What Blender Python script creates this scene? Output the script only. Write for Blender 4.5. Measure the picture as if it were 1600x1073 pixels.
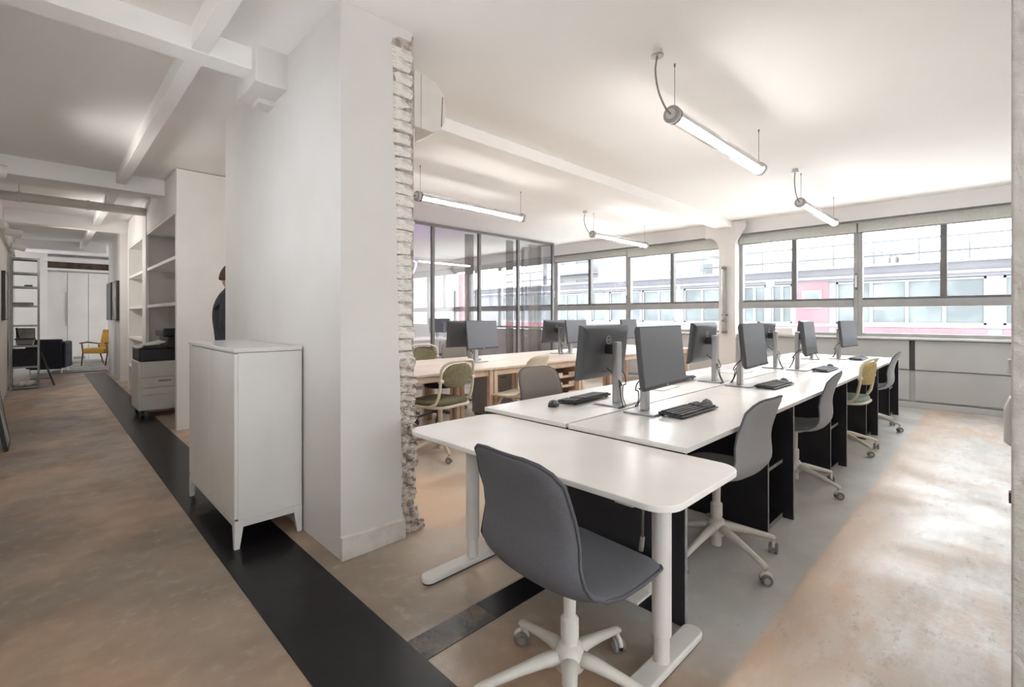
import bpy, bmesh, math, random
from mathutils import Vector, Matrix
random.seed(7)
for o in list(bpy.data.objects): bpy.data.objects.remove(o)
scene = bpy.context.scene
C = scene.collection
PI = math.pi
R = math.radians

# ------------------------------------------------------------------ camera, world, exposure
CAM_H = 1.26
TH = R(45.46)
cam_d = bpy.data.cameras.new('camera'); cam = bpy.data.objects.new('camera', cam_d); C.objects.link(cam)
cam.location = (0, 0, CAM_H)
cam.rotation_euler = (R(90), 0, TH - R(90))
cam_d.sensor_fit = 'HORIZONTAL'; cam_d.sensor_width = 36
cam_d.lens = 36 * 746 / 1600
cam_d.shift_y = -(536.5 - 494) / 1600
cam_d.clip_start = 0.02; cam_d.clip_end = 300
scene.camera = cam

world = bpy.data.worlds.new('overcast_sky'); scene.world = world
world.use_nodes = True
bg = world.node_tree.nodes['Background']
bg.inputs['Color'].default_value = (0.935, 0.972, 1.0, 1)
bg.inputs['Strength'].default_value = 4.2

scene.view_settings.view_transform = 'Standard'
scene.view_settings.look = 'None'
scene.view_settings.gamma = 1.0
scene.view_settings.use_curve_mapping = False
scene.view_settings.exposure = 1.27
try:
    scene.cycles.max_bounces = 8; scene.cycles.diffuse_bounces = 6; scene.cycles.transparent_max_bounces = 16; scene.cycles.adaptive_threshold = .03
except Exception: pass

# ------------------------------------------------------------------ materials
def lin(c):
    if isinstance(c, str):
        c = [int(c[i:i+2], 16) / 255 for i in (0, 2, 4)]
        c = [x / 12.92 if x <= .04045 else ((x + .055) / 1.055) ** 2.4 for x in c]
    return (c[0], c[1], c[2], 1)
M = {}
def mat(name, col, rough=.5, metal=0, col2=None, scale=6, bump=0, bscale=None, detail=4, spec=None, lo=.4, hi=.6):
    m = bpy.data.materials.new(name); m.use_nodes = True; M[name] = m
    nt = m.node_tree; b = nt.nodes['Principled BSDF']
    b.inputs['Base Color'].default_value = lin(col); b.inputs['Roughness'].default_value = rough
    b.inputs['Metallic'].default_value = metal
    if spec is not None: b.inputs['Specular IOR Level'].default_value = spec
    tc = nt.nodes.new('ShaderNodeTexCoord')
    if col2 is not None:
        n = nt.nodes.new('ShaderNodeTexNoise'); n.inputs['Scale'].default_value = scale; n.inputs['Detail'].default_value = detail
        r = nt.nodes.new('ShaderNodeValToRGB')
        r.color_ramp.elements[0].position = lo; r.color_ramp.elements[1].position = hi
        r.color_ramp.elements[0].color = lin(col); r.color_ramp.elements[1].color = lin(col2)
        nt.links.new(tc.outputs['Object'], n.inputs['Vector']); nt.links.new(n.outputs['Fac'], r.inputs['Fac'])
        nt.links.new(r.outputs['Color'], b.inputs['Base Color'])
    if bump:
        n2 = nt.nodes.new('ShaderNodeTexNoise'); n2.inputs['Scale'].default_value = bscale or scale * 4; n2.inputs['Detail'].default_value = 5
        bp = nt.nodes.new('ShaderNodeBump'); bp.inputs['Strength'].default_value = bump; bp.inputs['Distance'].default_value = .02
        nt.links.new(tc.outputs['Object'], n2.inputs['Vector']); nt.links.new(n2.outputs['Fac'], bp.inputs['Height'])
        nt.links.new(bp.outputs['Normal'], b.inputs['Normal'])
    return m
def emit(name, col, strength):
    m = bpy.data.materials.new(name); m.use_nodes = True; M[name] = m
    nt = m.node_tree; b = nt.nodes['Principled BSDF']
    b.inputs['Base Color'].default_value = lin(col)
    b.inputs['Emission Color'].default_value = lin(col); b.inputs['Emission Strength'].default_value = strength
    return m
def glass(name, tint=(1, 1, 1), base=.04, edge=.5, power=4.0, rough=0.0):
    m = bpy.data.materials.new(name); m.use_nodes = True; M[name] = m
    nt = m.node_tree; nt.nodes.clear()
    out = nt.nodes.new('ShaderNodeOutputMaterial'); mix = nt.nodes.new('ShaderNodeMixShader')
    tr = nt.nodes.new('ShaderNodeBsdfTransparent'); tr.inputs['Color'].default_value = (*tint, 1)
    gl = nt.nodes.new('ShaderNodeBsdfGlossy'); gl.inputs['Roughness'].default_value = rough
    lw = nt.nodes.new('ShaderNodeLayerWeight'); lw.inputs['Blend'].default_value = .5
    pw = nt.nodes.new('ShaderNodeMath'); pw.operation = 'POWER'; pw.inputs[1].default_value = power
    mr = nt.nodes.new('ShaderNodeMapRange'); mr.inputs['To Min'].default_value = base; mr.inputs['To Max'].default_value = edge
    nt.links.new(lw.outputs['Facing'], pw.inputs[0]); nt.links.new(pw.outputs[0], mr.inputs['Value'])
    nt.links.new(mr.outputs[0], mix.inputs['Fac']); nt.links.new(tr.outputs[0], mix.inputs[1]); nt.links.new(gl.outputs[0], mix.inputs[2])
    nt.links.new(mix.outputs[0], out.inputs['Surface'])
    return m
mat('wall_white', 'dfdcda', .62, col2='d8d4d1', scale=1.6, bump=.12, bscale=9, lo=.35, hi=.7)
mat('ceiling_white', 'f6f5f4', .75, col2='f2f0ee', scale=.8, bump=.05, bscale=5, lo=.35, hi=.7)
mat('plaster_edge', 'd2cec9', .8, col2='c4bfb9', scale=14, bump=.5, bscale=40)
mat('brick_white', 'efebe6', .85, col2='b0a79e', scale=2.6, bump=.6, bscale=9, detail=8, lo=.48, hi=.80)
mat('brick_brown', 'ece2d9', .9, col2='84685a', scale=2.8, bump=.8, bscale=9, detail=8, lo=.44, hi=.72)
mat('mortar', 'd0c8c0', .95, col2='a3988f', scale=30, bump=1.0, bscale=70)
mat('skirt', 'dcd8d3', .6, col2='cfc9c2', scale=8, bump=.3, bscale=20)
mat('white_lacquer', 'e4e2df', .22, col2='dedcd9', scale=2)
mat('white_panel', 'e6e3e0', .45, col2='e0ddda', scale=2)
mat('desk_white', 'efebe8', .24, col2='eae6e2', scale=3)
mat('desk_edge', 'd4d2cf', .5)
mat('white_metal', 'dddad6', .38, col2='d7d4d0', scale=5)
mat('white_plastic', 'dcd8d1', .45, col2='d5d1c9', scale=6)
mat('black_panel', '1f1f24', .5, col2='26262b', scale=4)
mat('panel_edge', '8f8f90', .6, col2='7d7d7e', scale=20)
mat('fabric_grey', '6f7077', .92, col2='66676e', scale=240, bump=.25, bscale=500, lo=.3, hi=.7)
mat('fabric_light', 'abadb1', .92, col2='a2a4a8', scale=240, bump=.25, bscale=500, lo=.3, hi=.7)
mat('fabric_dark', '5c5d63', .92, col2='54555b', scale=240, bump=.25, bscale=500, lo=.3, hi=.7)
mat('fabric_taupe', '8f8883', .92, col2='857e79', scale=240, bump=.25, bscale=500, lo=.3, hi=.7)
mat('fabric_olive', '8c8468', .92, col2='7c745a', scale=50, bump=.3, bscale=300)
mat('seat_olive', '6b644c', .92, col2='5d573f', scale=50, bump=.3, bscale=300)
mat('fabric_yellow', 'd0bd8a', .92, col2='c4b17c', scale=50, bump=.3, bscale=300)
mat('fabric_mint', '9fb3a6', .92, col2='93a89b', scale=50, bump=.3, bscale=300)
mat('fabric_mustard', 'b98c3a', .9, col2='a67b2e', scale=40, bump=.3, bscale=200)
mat('fabric_black', '26272e', .9, col2='2d2e36', scale=30, bump=.3, bscale=200)
mat('cream_shell', 'ddd3c2', .45, col2='d6cbb8', scale=6)
mat('cream_plastic', 'e2d9c6', .42, col2='dbd2be', scale=8)
mat('wheel_grey', '8d8b88', .5, col2='7e7c79', scale=20)
mat('black_plastic', '2b2b2d', .45, col2='323234', scale=12)
mat('screen', '5e5f66', .32, col2='62636a', scale=2)
mat('monitor_back', '4a4b4e', .42, col2='515255', scale=3)
mat('silver', 'b9b9ba', .36, .75, col2='aeaeb0', scale=10)
mat('logo_silver', 'd6d6d8', .3, .6)
mat('key_grey', '4b4b4d', .55, col2='424244', scale=30)
mat('cable_black', '2e2e30', .6, col2='363638', scale=30)
mat('cable_grey', '9a958f', .6, col2='8a857f', scale=80)
mat('birch', 'e3d5c8', .42, col2='dccbbb', scale=5, bump=.05, bscale=30)
mat('birch_edge', 'dcc6b2', .5, col2='d2b9a2', scale=12)
mat('walnut', '4e3526', .45, col2='5d4130', scale=14)
mat('dark_wood', '3f2f27', .7, col2='57443a', scale=7, bump=.2)
mat('frame_grey', 'a2a2a1', .42, col2='9a9a99', scale=6)
mat('frame_dark', '6f6f6e', .42, col2='676766', scale=6)
mat('partition_grey', '7e7c7a', .42, col2='747270', scale=6)
mat('blind', 'c9c9c4', .75, col2='c2c2bd', scale=30)
mat('panel_grey', 'c6c7c6', .55, col2='c0c1c0', scale=2)
mat('slot_dark', '4a4a4a', .7, col2='535353', scale=8)
mat('sill_white', 'dfdfdc', .4, col2='d8d8d5', scale=6)
mat('steel', '8e8e8c', .4, .7, col2='828280', scale=10)
mat('shelf_dark', '3b3a3a', .5, col2='434241', scale=8)
mat('printer_white', 'd5d2cd', .45, col2='cfccc7', scale=5)
mat('printer_black', '232326', .4, col2='2a2a2e', scale=6)
mat('skin', 'c79a80', .55, col2='bd8f75', scale=12)
mat('jacket', '34363e', .85, col2='3d3f48', scale=20, bump=.2, bscale=90)
mat('trousers', '2a2b30', .85, col2='303137', scale=20)
mat('hair', '3a2c24', .7, col2='463528', scale=40)
mat('picture_black', '262628', .4, col2='2e2e30', scale=10)
mat('picture_paper', 'cfcbc5', .6, col2='8b8a88', scale=3)
mat('rug_grey', '8d8a86', .95, col2='6e6b68', scale=5, bump=.4, bscale=90)
mat('curtain', 'aeaba8', .9, col2='9f9c99', scale=10)
mat('curtain_pale', 'd2cfcb', .9, col2='c6c3bf', scale=10)
mat('paper', 'eeece8', .7, col2='e8e6e2', scale=10)
mat('book_grey', '8b8a88', .7, col2='7a7977', scale=10)
mat('terracotta', 'c98a62', .7, col2='b8784f', scale=10)
mat('facade', '646368', .8, col2='5f5e63', scale=.8)
mat('facade_frame', '7a7a7c', .6, col2='757577', scale=2)
mat('facade_pane', '454b4d', .4, col2='5b6163', scale=.9, detail=6)
mat('facade_red', '8c5056', .7, col2='854a50', scale=1.5)
mat('roof_grey', '8a8b8d', .8, col2='808183', scale=2)
mat('rail_metal', '5c5d60', .5, .3, col2='545558', scale=4)
mat('court_pale', 'e0deda', .8, col2='d8d6d2', scale=.3)
mat('pale_render', 'e2e1df', .8, col2='dad9d7', scale=.3)
mat('render_white', '7f7e7e', .85, col2='797878', scale=.5)
emit('led', 'fcf8f4', 36.0)
emit('led_cool', 'f9f9fb', 20.0)
mat('led_off', 'e9e7e3', .4)
emit('neon', 'b56cff', 9.0)
glass('pane_glass', (.97, .98, .98), .03, .6, 3.5)
glass('room_glass', (.95, .95, .96), .15, .8, 2.2)
glass('tube_glass', (.97, .97, .96), .05, .8, 2.0, .05)

def floor_material():
    m = bpy.data.materials.new('concrete_floor'); m.use_nodes = True; M['concrete'] = m
    nt = m.node_tree; N = nt.nodes; L = nt.links; b = N['Principled BSDF']
    tc = N.new('ShaderNodeTexCoord'); sp = N.new('ShaderNodeSeparateXYZ'); L.new(tc.outputs['Object'], sp.inputs[0])
    def noise(scale, detail=5, stretch=None, rough=.55):
        n = N.new('ShaderNodeTexNoise'); n.inputs['Scale'].default_value = scale; n.inputs['Detail'].default_value = detail
        n.inputs['Roughness'].default_value = rough
        if stretch:
            mp = N.new('ShaderNodeMapping'); mp.inputs['Scale'].default_value = stretch
            L.new(tc.outputs['Object'], mp.inputs[0]); L.new(mp.outputs[0], n.inputs['Vector'])
        else: L.new(tc.outputs['Object'], n.inputs['Vector'])
        return n.outputs['Fac']
    def rng(v, a, c, x=0., y=1.):
        r = N.new('ShaderNodeMapRange'); r.interpolation_type = 'SMOOTHSTEP'
        r.inputs['From Min'].default_value = a; r.inputs['From Max'].default_value = c
        r.inputs['To Min'].default_value = x; r.inputs['To Max'].default_value = y
        L.new(v, r.inputs['Value']); return r.outputs[0]
    def mul(a, c):
        n = N.new('ShaderNodeMath'); n.operation = 'MULTIPLY'; L.new(a, n.inputs[0])
        if isinstance(c, float): n.inputs[1].default_value = c
        else: L.new(c, n.inputs[1])
        return n.outputs[0]
    def mix(f, a, c):
        n = N.new('ShaderNodeMix'); n.data_type = 'RGBA'; L.new(f, n.inputs['Factor'])
        for k, s in ((6, a), (7, c)):
            if isinstance(s, str): n.inputs[k].default_value = lin(s)
            else: L.new(s, n.inputs[k])
        return n.outputs[2]
    base = mix(rng(noise(1.7, 7), .32, .68), 'a09283', '8a7b6c')
    base = mix(mul(rng(noise(14, 6), .5, .75), .35), base, 'bdb7af')
    # warm patches of lamp light, painted into the concrete colour
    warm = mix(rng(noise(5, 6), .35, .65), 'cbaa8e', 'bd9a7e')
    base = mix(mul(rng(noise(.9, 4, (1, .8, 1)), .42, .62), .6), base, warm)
    # paler screed between the wall block and the desks
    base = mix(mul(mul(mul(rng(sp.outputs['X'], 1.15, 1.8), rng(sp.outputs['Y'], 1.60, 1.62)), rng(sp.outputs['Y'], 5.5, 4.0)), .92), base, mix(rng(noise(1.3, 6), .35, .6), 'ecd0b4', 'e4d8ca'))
    # cool grey screed below the desks
    x, y = sp.outputs['X'], sp.outputs['Y']
    desk_zone = mul(rng(x, 1.5, 2.0), rng(y, 2.35, 2.05))
    base = mix(mul(desk_zone, .75), base, mix(rng(noise(3, 7), .3, .7), 'd9dad9', 'c6c7c5'))
    # worn pale coating in the aisle, straight edge along the desks
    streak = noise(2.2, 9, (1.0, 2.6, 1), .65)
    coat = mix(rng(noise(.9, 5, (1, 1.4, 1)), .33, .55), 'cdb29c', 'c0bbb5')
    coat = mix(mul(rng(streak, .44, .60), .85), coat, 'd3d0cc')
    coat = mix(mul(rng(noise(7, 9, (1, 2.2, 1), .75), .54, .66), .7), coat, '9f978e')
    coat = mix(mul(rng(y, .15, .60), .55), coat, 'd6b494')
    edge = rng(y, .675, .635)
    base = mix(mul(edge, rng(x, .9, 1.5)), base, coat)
    fine = mix(mul(rng(noise(60, 3), .66, .72), .5), base, '79736c')
    L.new(fine, b.inputs['Base Color'])
    L.new(rng(noise(2.5, 6), .3, .7, .30, .55), b.inputs['Roughness'])
    bp = N.new('ShaderNodeBump'); bp.inputs['Strength'].default_value = .10; bp.inputs['Distance'].default_value = .02
    L.new(noise(18, 6), bp.inputs['Height']); L.new(bp.outputs['Normal'], b.inputs['Normal'])
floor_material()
mat('black_resin', '131315', .33, col2='1c1b1c', scale=3, spec=.3, bump=.05, bscale=12, lo=.35, hi=.7)
mat('worn_resin', '262422', .35, col2='6d5b48', scale=5, bump=.2, bscale=30, lo=.47, hi=.62)
mat('far_floor', '77736e', .35, col2='6a6661', scale=2.5)

# ------------------------------------------------------------------ mesh helpers
class MB:
    def __init__(s): s.v = []; s.f = []
    def add(s, v, f):
        k = len(s.v); s.v += [tuple(p) for p in v]; s.f += [tuple(i + k for i in q) for q in f]; return s
    def box(s, x0, x1, y0, y1, z0, z1):
        x0, x1 = min(x0, x1), max(x0, x1); y0, y1 = min(y0, y1), max(y0, y1); z0, z1 = min(z0, z1), max(z0, z1)
        return s.add([(x0,y0,z0),(x1,y0,z0),(x1,y1,z0),(x0,y1,z0),(x0,y0,z1),(x1,y0,z1),(x1,y1,z1),(x0,y1,z1)],
                     [(0,3,2,1),(4,5,6,7),(0,1,5,4),(1,2,6,5),(2,3,7,6),(3,0,4,7)])
    def ring(s, rings, closed=True, caps=True):
        n = len(rings[0]); k = len(s.v)
        for r in rings: s.v += [tuple(p) for p in r]
        for a in range(len(rings) - 1):
            for i in range(n if closed else n - 1):
                j = (i + 1) % n
                s.f.append((k + a*n + i, k + a*n + j, k + (a+1)*n + j, k + (a+1)*n + i))
        if caps:
            s.f.append(tuple(k + i for i in reversed(range(n)))); s.f.append(tuple(k + (len(rings)-1)*n + i for i in range(n)))
        return s
    def cyl(s, p, q, r0, r1=None, n=16):
        r1 = r0 if r1 is None else r1
        p, q = Vector(p), Vector(q); d = (q - p).normalized()
        a = d.orthogonal().normalized(); b = d.cross(a)
        return s.ring([[c + (a*math.cos(t) + b*math.sin(t))*r for t in [2*PI*i/n for i in range(n)]] for c, r in ((p, r0), (q, r1))])
    def tube(s, pts, r, n=8):
        pts = [Vector(p) for p in pts]; rs = r if isinstance(r, (list, tuple)) else [r]*len(pts)
        rings = []; a = None
        for i, p in enumerate(pts):
            d = (pts[min(i+1, len(pts)-1)] - pts[max(i-1, 0)]).normalized()
            if a is None: a = d.orthogonal().normalized()
            a = (a - d*a.dot(d)).normalized(); b = d.cross(a)
            rings.append([p + (a*math.cos(2*PI*k/n) + b*math.sin(2*PI*k/n))*rs[i] for k in range(n)])
        return s.ring(rings)
    def lathe(s, prof, c=(0,0,0), n=20):
        return s.ring([[(c[0]+r*math.cos(2*PI*k/n), c[1]+r*math.sin(2*PI*k/n), c[2]+z) for k in range(n)] for r, z in prof])
    def prism(s, poly, a0, a1, axis='z'):
        def pt(u, w, a): return {'z': (u, w, a), 'y': (u, a, w), 'x': (a, u, w)}[axis]
        n = len(poly); k = len(s.v)
        s.v += [pt(u, w, a0) for u, w in poly] + [pt(u, w, a1) for u, w in poly]
        s.f += [(k+i, k+(i+1)%n, k+n+(i+1)%n, k+n+i) for i in range(n)]
        s.f += [tuple(k+i for i in reversed(range(n))), tuple(k+n+i for i in range(n))]
        return s
    def mesh(s, name):
        me = bpy.data.meshes.new(name); me.from_pydata(s.v, [], s.f)
        bm = bmesh.new(); bm.from_mesh(me); bmesh.ops.recalc_face_normals(bm, faces=bm.faces[:]); bm.to_mesh(me); bm.free()
        return me
    def build(s, name, m, parent=None, smooth=False, bevel=0, seg=2, loc=None, rot=None, sub=0):
        me = s.mesh(name); me.materials.append(M[m])
        o = bpy.data.objects.new(name, me); C.objects.link(o); o.parent = parent
        if loc: o.location = loc
        if rot: o.rotation_euler = rot
        if bevel:
            md = o.modifiers.new('bevel', 'BEVEL'); md.width = bevel; md.segments = seg; md.limit_method = 'ANGLE'; md.angle_limit = R(40)
        if sub:
            md = o.modifiers.new('sub', 'SUBSURF'); md.levels = sub; md.render_levels = sub
        if smooth: me.polygons.foreach_set('use_smooth', [True]*len(me.polygons)); me.update()
        if bevel and not smooth:
            me.polygons.foreach_set('use_smooth', [True]*len(me.polygons))
            try:
                md = o.modifiers.new('wn', 'WEIGHTED_NORMAL'); md.keep_sharp = True
            except Exception: pass
        return o
def B(*a): return MB().box(*a)
def tag(o, label=None, cat=None, group=None, kind=None):
    if label: o['label'] = label
    if cat: o['category'] = cat
    if group: o['group'] = group
    if kind: o['kind'] = kind
    return o
def T(name, label, cat, loc=(0,0,0), rz=0, group=None, kind=None):
    o = bpy.data.objects.new(name, None); C.objects.link(o); o.location = loc; o.rotation_euler = (0,0,rz)
    o.empty_display_size = .1
    return tag(o, label, cat, group, kind)
def copy_tree(o, parent=None):
    c = o.copy(); C.objects.link(c); c.parent = parent
    for ch in list(o.children): copy_tree(ch, c)
    return c
def clone(o, label, loc, rz=0):
    c = copy_tree(o); c.location = loc; c.rotation_euler = (0,0,rz); c['label'] = label; return c
def rrect(x0, x1, y0, y1, r, n=6):
    out = []
    for cx, cy, a in ((x1-r, y1-r, 0), (x0+r, y1-r, 90), (x0+r, y0+r, 180), (x1-r, y0+r, 270)):
        out += [(cx + r*math.cos(R(a + 90*i/n)), cy + r*math.sin(R(a + 90*i/n))) for i in range(n+1)]
    return out
def struct(o, label=None): tag(o, label, kind='structure'); return o

# ------------------------------------------------------------------ structure
CEIL = 2.90; XW = 8.6; YP = 7.0; LW = -.42; ENDY = 17.5
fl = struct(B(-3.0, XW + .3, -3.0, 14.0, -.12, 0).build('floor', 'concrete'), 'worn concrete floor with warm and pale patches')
B(.655, 1.005, -1.5, 14.0, -.01, .003).build('dark_strip', 'black_resin', fl)
B(1.005, 1.9, 1.465, 1.60, -.01, .0025).build('cross_strip', 'worn_resin', fl)
B(1.35, 3.6, 1.465, 1.60, -.01, .003).build('cross_strip', 'black_resin', fl)
struct(B(-3.0, 6, 14.0, 18.2, -.12, -.004).build('floor', 'far_floor'), 'darker floor of the lounge at the corridor end')

cl = struct(B(-3.0, XW + .3, -3.0, 18.2, CEIL, CEIL + .2).build('ceiling', 'ceiling_white'), 'flat white ceiling with shallow beams')
B(1.6, XW - .05, 3.20, 3.46, CEIL - .11, CEIL + .01).build('beam', 'ceiling_white', cl, bevel=.006)
B(LW, 1.1, 3.20, 3.37, CEIL - .13, CEIL + .01).build('beam', 'ceiling_white', cl, bevel=.006)
B(.60, .69, -2.0, 14.6, CEIL - .125, CEIL + .01).build('beam', 'ceiling_white', cl, bevel=.006)
for yb, dz in ((7.05, .19), (10.6, .19), (14.45, .19)):
    B(LW, 1.06, yb, yb + .2, CEIL - dz, CEIL + .01).build('beam', 'ceiling_white', cl, bevel=.008)
bk = B(.915, 1.11, 3.13, 3.52, CEIL - .22, CEIL + .01).build('bracket', 'wall_white', cl, bevel=.008)
B(1.0, 1.11, 3.36, 3.50, CEIL - .25, CEIL - .215).build('bracket_plate', 'wall_white', bk, bevel=.004)

# big wall block with the torn brick edge
rz = random.Random(3)
edge = []
z = 0.0
while z < 2.80:
    edge.append((1.470 - .075*z/2.82 + rz.uniform(-.006, .007), z)); z += rz.uniform(.04, .09)
edge += [(1.40, 2.82), (1.44, 2.845), (1.52, 2.85), (1.535, CEIL)]
wp = MB().prism([(1.10, 0)] + edge + [(1.10, CEIL)], 2.38, 2.50, 'y').build('wall_pillar', 'wall_white')
struct(wp, 'broad white wall block with a broken brick edge')
B(1.10, 1.40, 2.50, 4.56, 0, CEIL).build('wall_core', 'wall_white', wp)
B(1.40, 1.555, 2.405, 4.56, 0, CEIL).build('rubble_core', 'mortar', wp)
struct(MB().prism([(1.095, 0), (1.472, 0), (1.468, .108), (1.40, .113), (1.2, .116), (1.095, .122)], 2.352, 2.381, 'y').build('baseboard_pillar', 'skirt', bevel=.004), 'low concrete plinth along the foot of the pillar')
# bricks
def brick_mesh(seed, amp):
    r = random.Random(seed); bm = bmesh.new()
    bmesh.ops.create_cube(bm, size=1); bmesh.ops.subdivide_edges(bm, edges=bm.edges[:], cuts=1, use_grid_fill=True)
    for v in bm.verts:
        n = sum(abs(abs(c) - .5) < .01 for c in v.co)
        s = 1 - .05*(n - 1)
        v.co = Vector((v.co.x*s + r.uniform(-amp, amp), v.co.y*s + r.uniform(-amp, amp), v.co.z*s + r.uniform(-amp, amp)*1.1))
    me = bpy.data.meshes.new('brick'); bm.to_mesh(me); bm.free(); return me
bw = [brick_mesh(i, .055) for i in range(6)]; bb = [brick_mesh(20 + i, .12) for i in range(6)]
for me in bw: me.materials.append(M['brick_white'])
for me in bb: me.materials.append(M['brick_brown'])
r = random.Random(11)
def put_brick(me, x, y, zc, sx, sy, sz, tilt=.04):
    o = bpy.data.objects.new('brick', me); C.objects.link(o); o.parent = wp
    o.location = (x, y, zc); o.scale = (sx, sy, sz); o.rotation_euler = (r.uniform(-tilt, tilt), r.uniform(-tilt, tilt), r.uniform(-tilt, tilt)*2)
z = .99
while z < 2.80:
    h = r.uniform(.058, .070); x0 = 1.458 - .075*z/2.82
    w = 1.555 - .02*z/2.8 - x0 + r.uniform(-.012, .016)
    put_brick(r.choice(bw), x0 + w/2, 2.43, z + h/2, w, .075 + r.uniform(-.02, .02), h)
    z += h + r.uniform(.004, .010)
z = .02
while z < .99:
    h = r.uniform(.04, .065); x0 = 1.462 - .075*z/2.82; w = 1.57 + (.05*(1 - z/.16) if z < .16 else 0) - x0 + r.uniform(-.02, .015)
    if r.random() < .45:
        put_brick(r.choice(bb), x0 + w/2, 2.43, z + h/2, w, .085, h, .12)
    else:
        s = r.uniform(.35, .65)
        put_brick(r.choice(bb), x0 + w*s/2, 2.43, z + h/2, w*s, .075 + r.uniform(-.02, .03), h*r.uniform(.85, 1.1), .2)
        put_brick(r.choice(bb), x0 + w*(1+s)/2, 2.43, z + h/2, w*(1-s), .075 + r.uniform(-.02, .03), h*r.uniform(.85, 1.1), .2)
    z += h*.92
for dx, dz, s in ((1.585, .03, .05), (1.60, .018, .04), (1.55, .025, .06)):
    put_brick(bb[0], dx, 2.415, dz, s*1.4, s*1.2, s, .3)

# right jamb beside the camera and the right-hand wall
jm = struct(MB().prism([(1.87, -.0265), (1.99, -.030), (1.99, -2.5), (1.87, -2.5)], 0, CEIL).build('wall_right', 'plaster_edge', bevel=.006), 'plastered wall end close at the right edge')
struct(B(1.99, XW, -.62, -.44, 0, CEIL).build('wall_aisle', 'wall_white'), 'white side wall of the aisle')

rw = struct(B(-.6, 1.87, -3.15, -3.0, 0, 1.0).build('wall_rear', 'wall_white'), 'white wall with a window behind the camera')  # unseen wall; its window is added to let in fill light
B(-.6, 1.87, -3.15, -3.0, 2.15, CEIL).build('window_head', 'wall_white', rw)
B(-.6, -.35, -3.15, -3.0, 1.0, 2.15).build('window_jamb', 'wall_white', rw)
B(-.35, 1.87, -3.08, -3.07, 1.0, 2.15).build('window_pane', 'pane_glass', rw)
B(.74, .80, -3.1, -3.05, 1.0, 2.15).build('window_mullion', 'frame_grey', rw)
# window wall -------------------------------------------------------
SILL = .965; HEAD = 2.50
ww = struct(B(XW + .02, XW + .26, -.9, 12.0, 0, SILL - .03).build('wall_window', 'panel_grey'), 'grey panelled wall under the windows')
struct(B(XW, XW + .26, -.9, 12.0, HEAD + .14, CEIL).build('wall_lintel', 'ceiling_white'), 'white lintel above the windows')
struct(B(XW - .16, XW + .26, 3.14, 3.42, 0, CEIL).build('wall_column', 'wall_white', bevel=.012), 'white column between the two window bays')
for y0, y1 in ((-.44, .80), (.85, 2.05), (2.05, 3.14), (3.42, 5.3), (5.3, 7.3)):
    B(XW - .015, XW + .021, y0 + .006, y1 - .006, .10, .515).build('panel', 'panel_grey', ww, bevel=.004)
    B(XW - .035, XW + .021, y0 + .006, y1 - .006, .525, SILL - .04).build('panel', 'panel_grey', ww, bevel=.004)
B(XW - .05, XW + .021, -.44, 7.3, 0, .075).build('plinth', 'panel_grey', ww, bevel=.004)
B(XW - .012, XW + .02, .80, .85, .515, SILL - .04).build('slot', 'slot_dark', ww)
B(XW - .012, XW + .02, -.43, -.39, .515, SILL - .04).build('slot', 'slot_dark', ww)
struct(B(XW - .09, XW + .1, -.5, 3.14, SILL - .03, SILL).build('trim_1', 'sill_white', bevel=.004), 'white window sill along the right bay')
struct(B(XW - .09, XW + .1, 3.42, 7.3, SILL - .03, SILL).build('trim_2', 'sill_white', bevel=.004), 'white window sill along the left bay')
def window(n, ya, yb, label, blind=.14, catch=True):
    """one double light: ya > yb, fixed pane below the transom, two sliding lights above"""
    w = T('window_%d' % n, label, None, (XW + .08, 0, 0), kind='structure')
    a, b = ya, yb; mid = (a + b)/2
    fr = lambda y0, y1, z0, z1, x0=-.045, x1=.045, m='frame_grey', nm='frame': B(x0, x1, y0, y1, z0, z1).build(nm, m, w, bevel=.004)
    fr(a - .055, a, SILL, HEAD + .14); fr(b, b + .055, SILL, HEAD + .14)
    fr(b + .055, a - .055, SILL, SILL + .05)
    fr(b + .055, a - .055, 1.395, 1.50, -.06, .05, 'frame_grey', 'transom')
    fr(b + .055, a - .055, HEAD + .08, HEAD + .14)
    fr(mid - .035, mid + .035, 1.50, HEAD + .08, -.05, .04, 'frame_dark', 'mullion')
    fr(b + .055, a - .055, 1.50, 1.535, -.02, .03, 'frame_dark')
    B(-.004, .004, b + .055, a - .055, SILL + .05, 1.395).build('pane', 'pane_glass', w)
    B(-.004, .004, mid + .035, a - .055, 1.535, HEAD + .08).build('pane', 'pane_glass', w)
    B(.012, .020, b + .055, mid - .035, 1.535, HEAD + .08).build('pane', 'pane_glass', w)
    if catch:
        h = B(-.075, -.05, b + .012, b + .035, 1.66, 1.90).build('handle', 'frame_dark', w, bevel=.005)
        B(-.09, -.074, b + .006, b + .03, 1.69, 1.87).build('grip', 'white_metal', h, bevel=.005)
    bl = B(-.10, -.055, b + .01, a - .01, HEAD + .14 - blind, HEAD + .14).build('roller_blind', 'blind', w, bevel=.01)
    MB().cyl((-.078, b + .012, HEAD + .14 - blind - .008), (-.078, a - .012, HEAD + .14 - blind - .008), .009, n=8).build('bottom_bar', 'frame_grey', bl, smooth=True)
    return w
window(1, 3.14, 1.45, 'sliding window right of the column, red doorway seen through it')
window(2, 1.45, -.44, 'sliding window nearest the right-hand wall, beside the door jamb', catch=False)
window(3, 5.35, 3.42, 'sliding window left of the column, its header corner rounded', .17)
window(4, 7.30, 5.35, 'sliding window just beyond the end of the glass partition', .12)
window(5, 9.25, 7.30, 'sliding window seen through the glass partition', .10)
window(6, 11.2, 9.25, 'farthest sliding window inside the glass meeting room', .10)
struct(B(XW - .1, XW - .05, -.44, 3.14, HEAD + .14, HEAD + .165).build('trim_3', 'frame_dark'), 'dark blind rail over the right bay')
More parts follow.
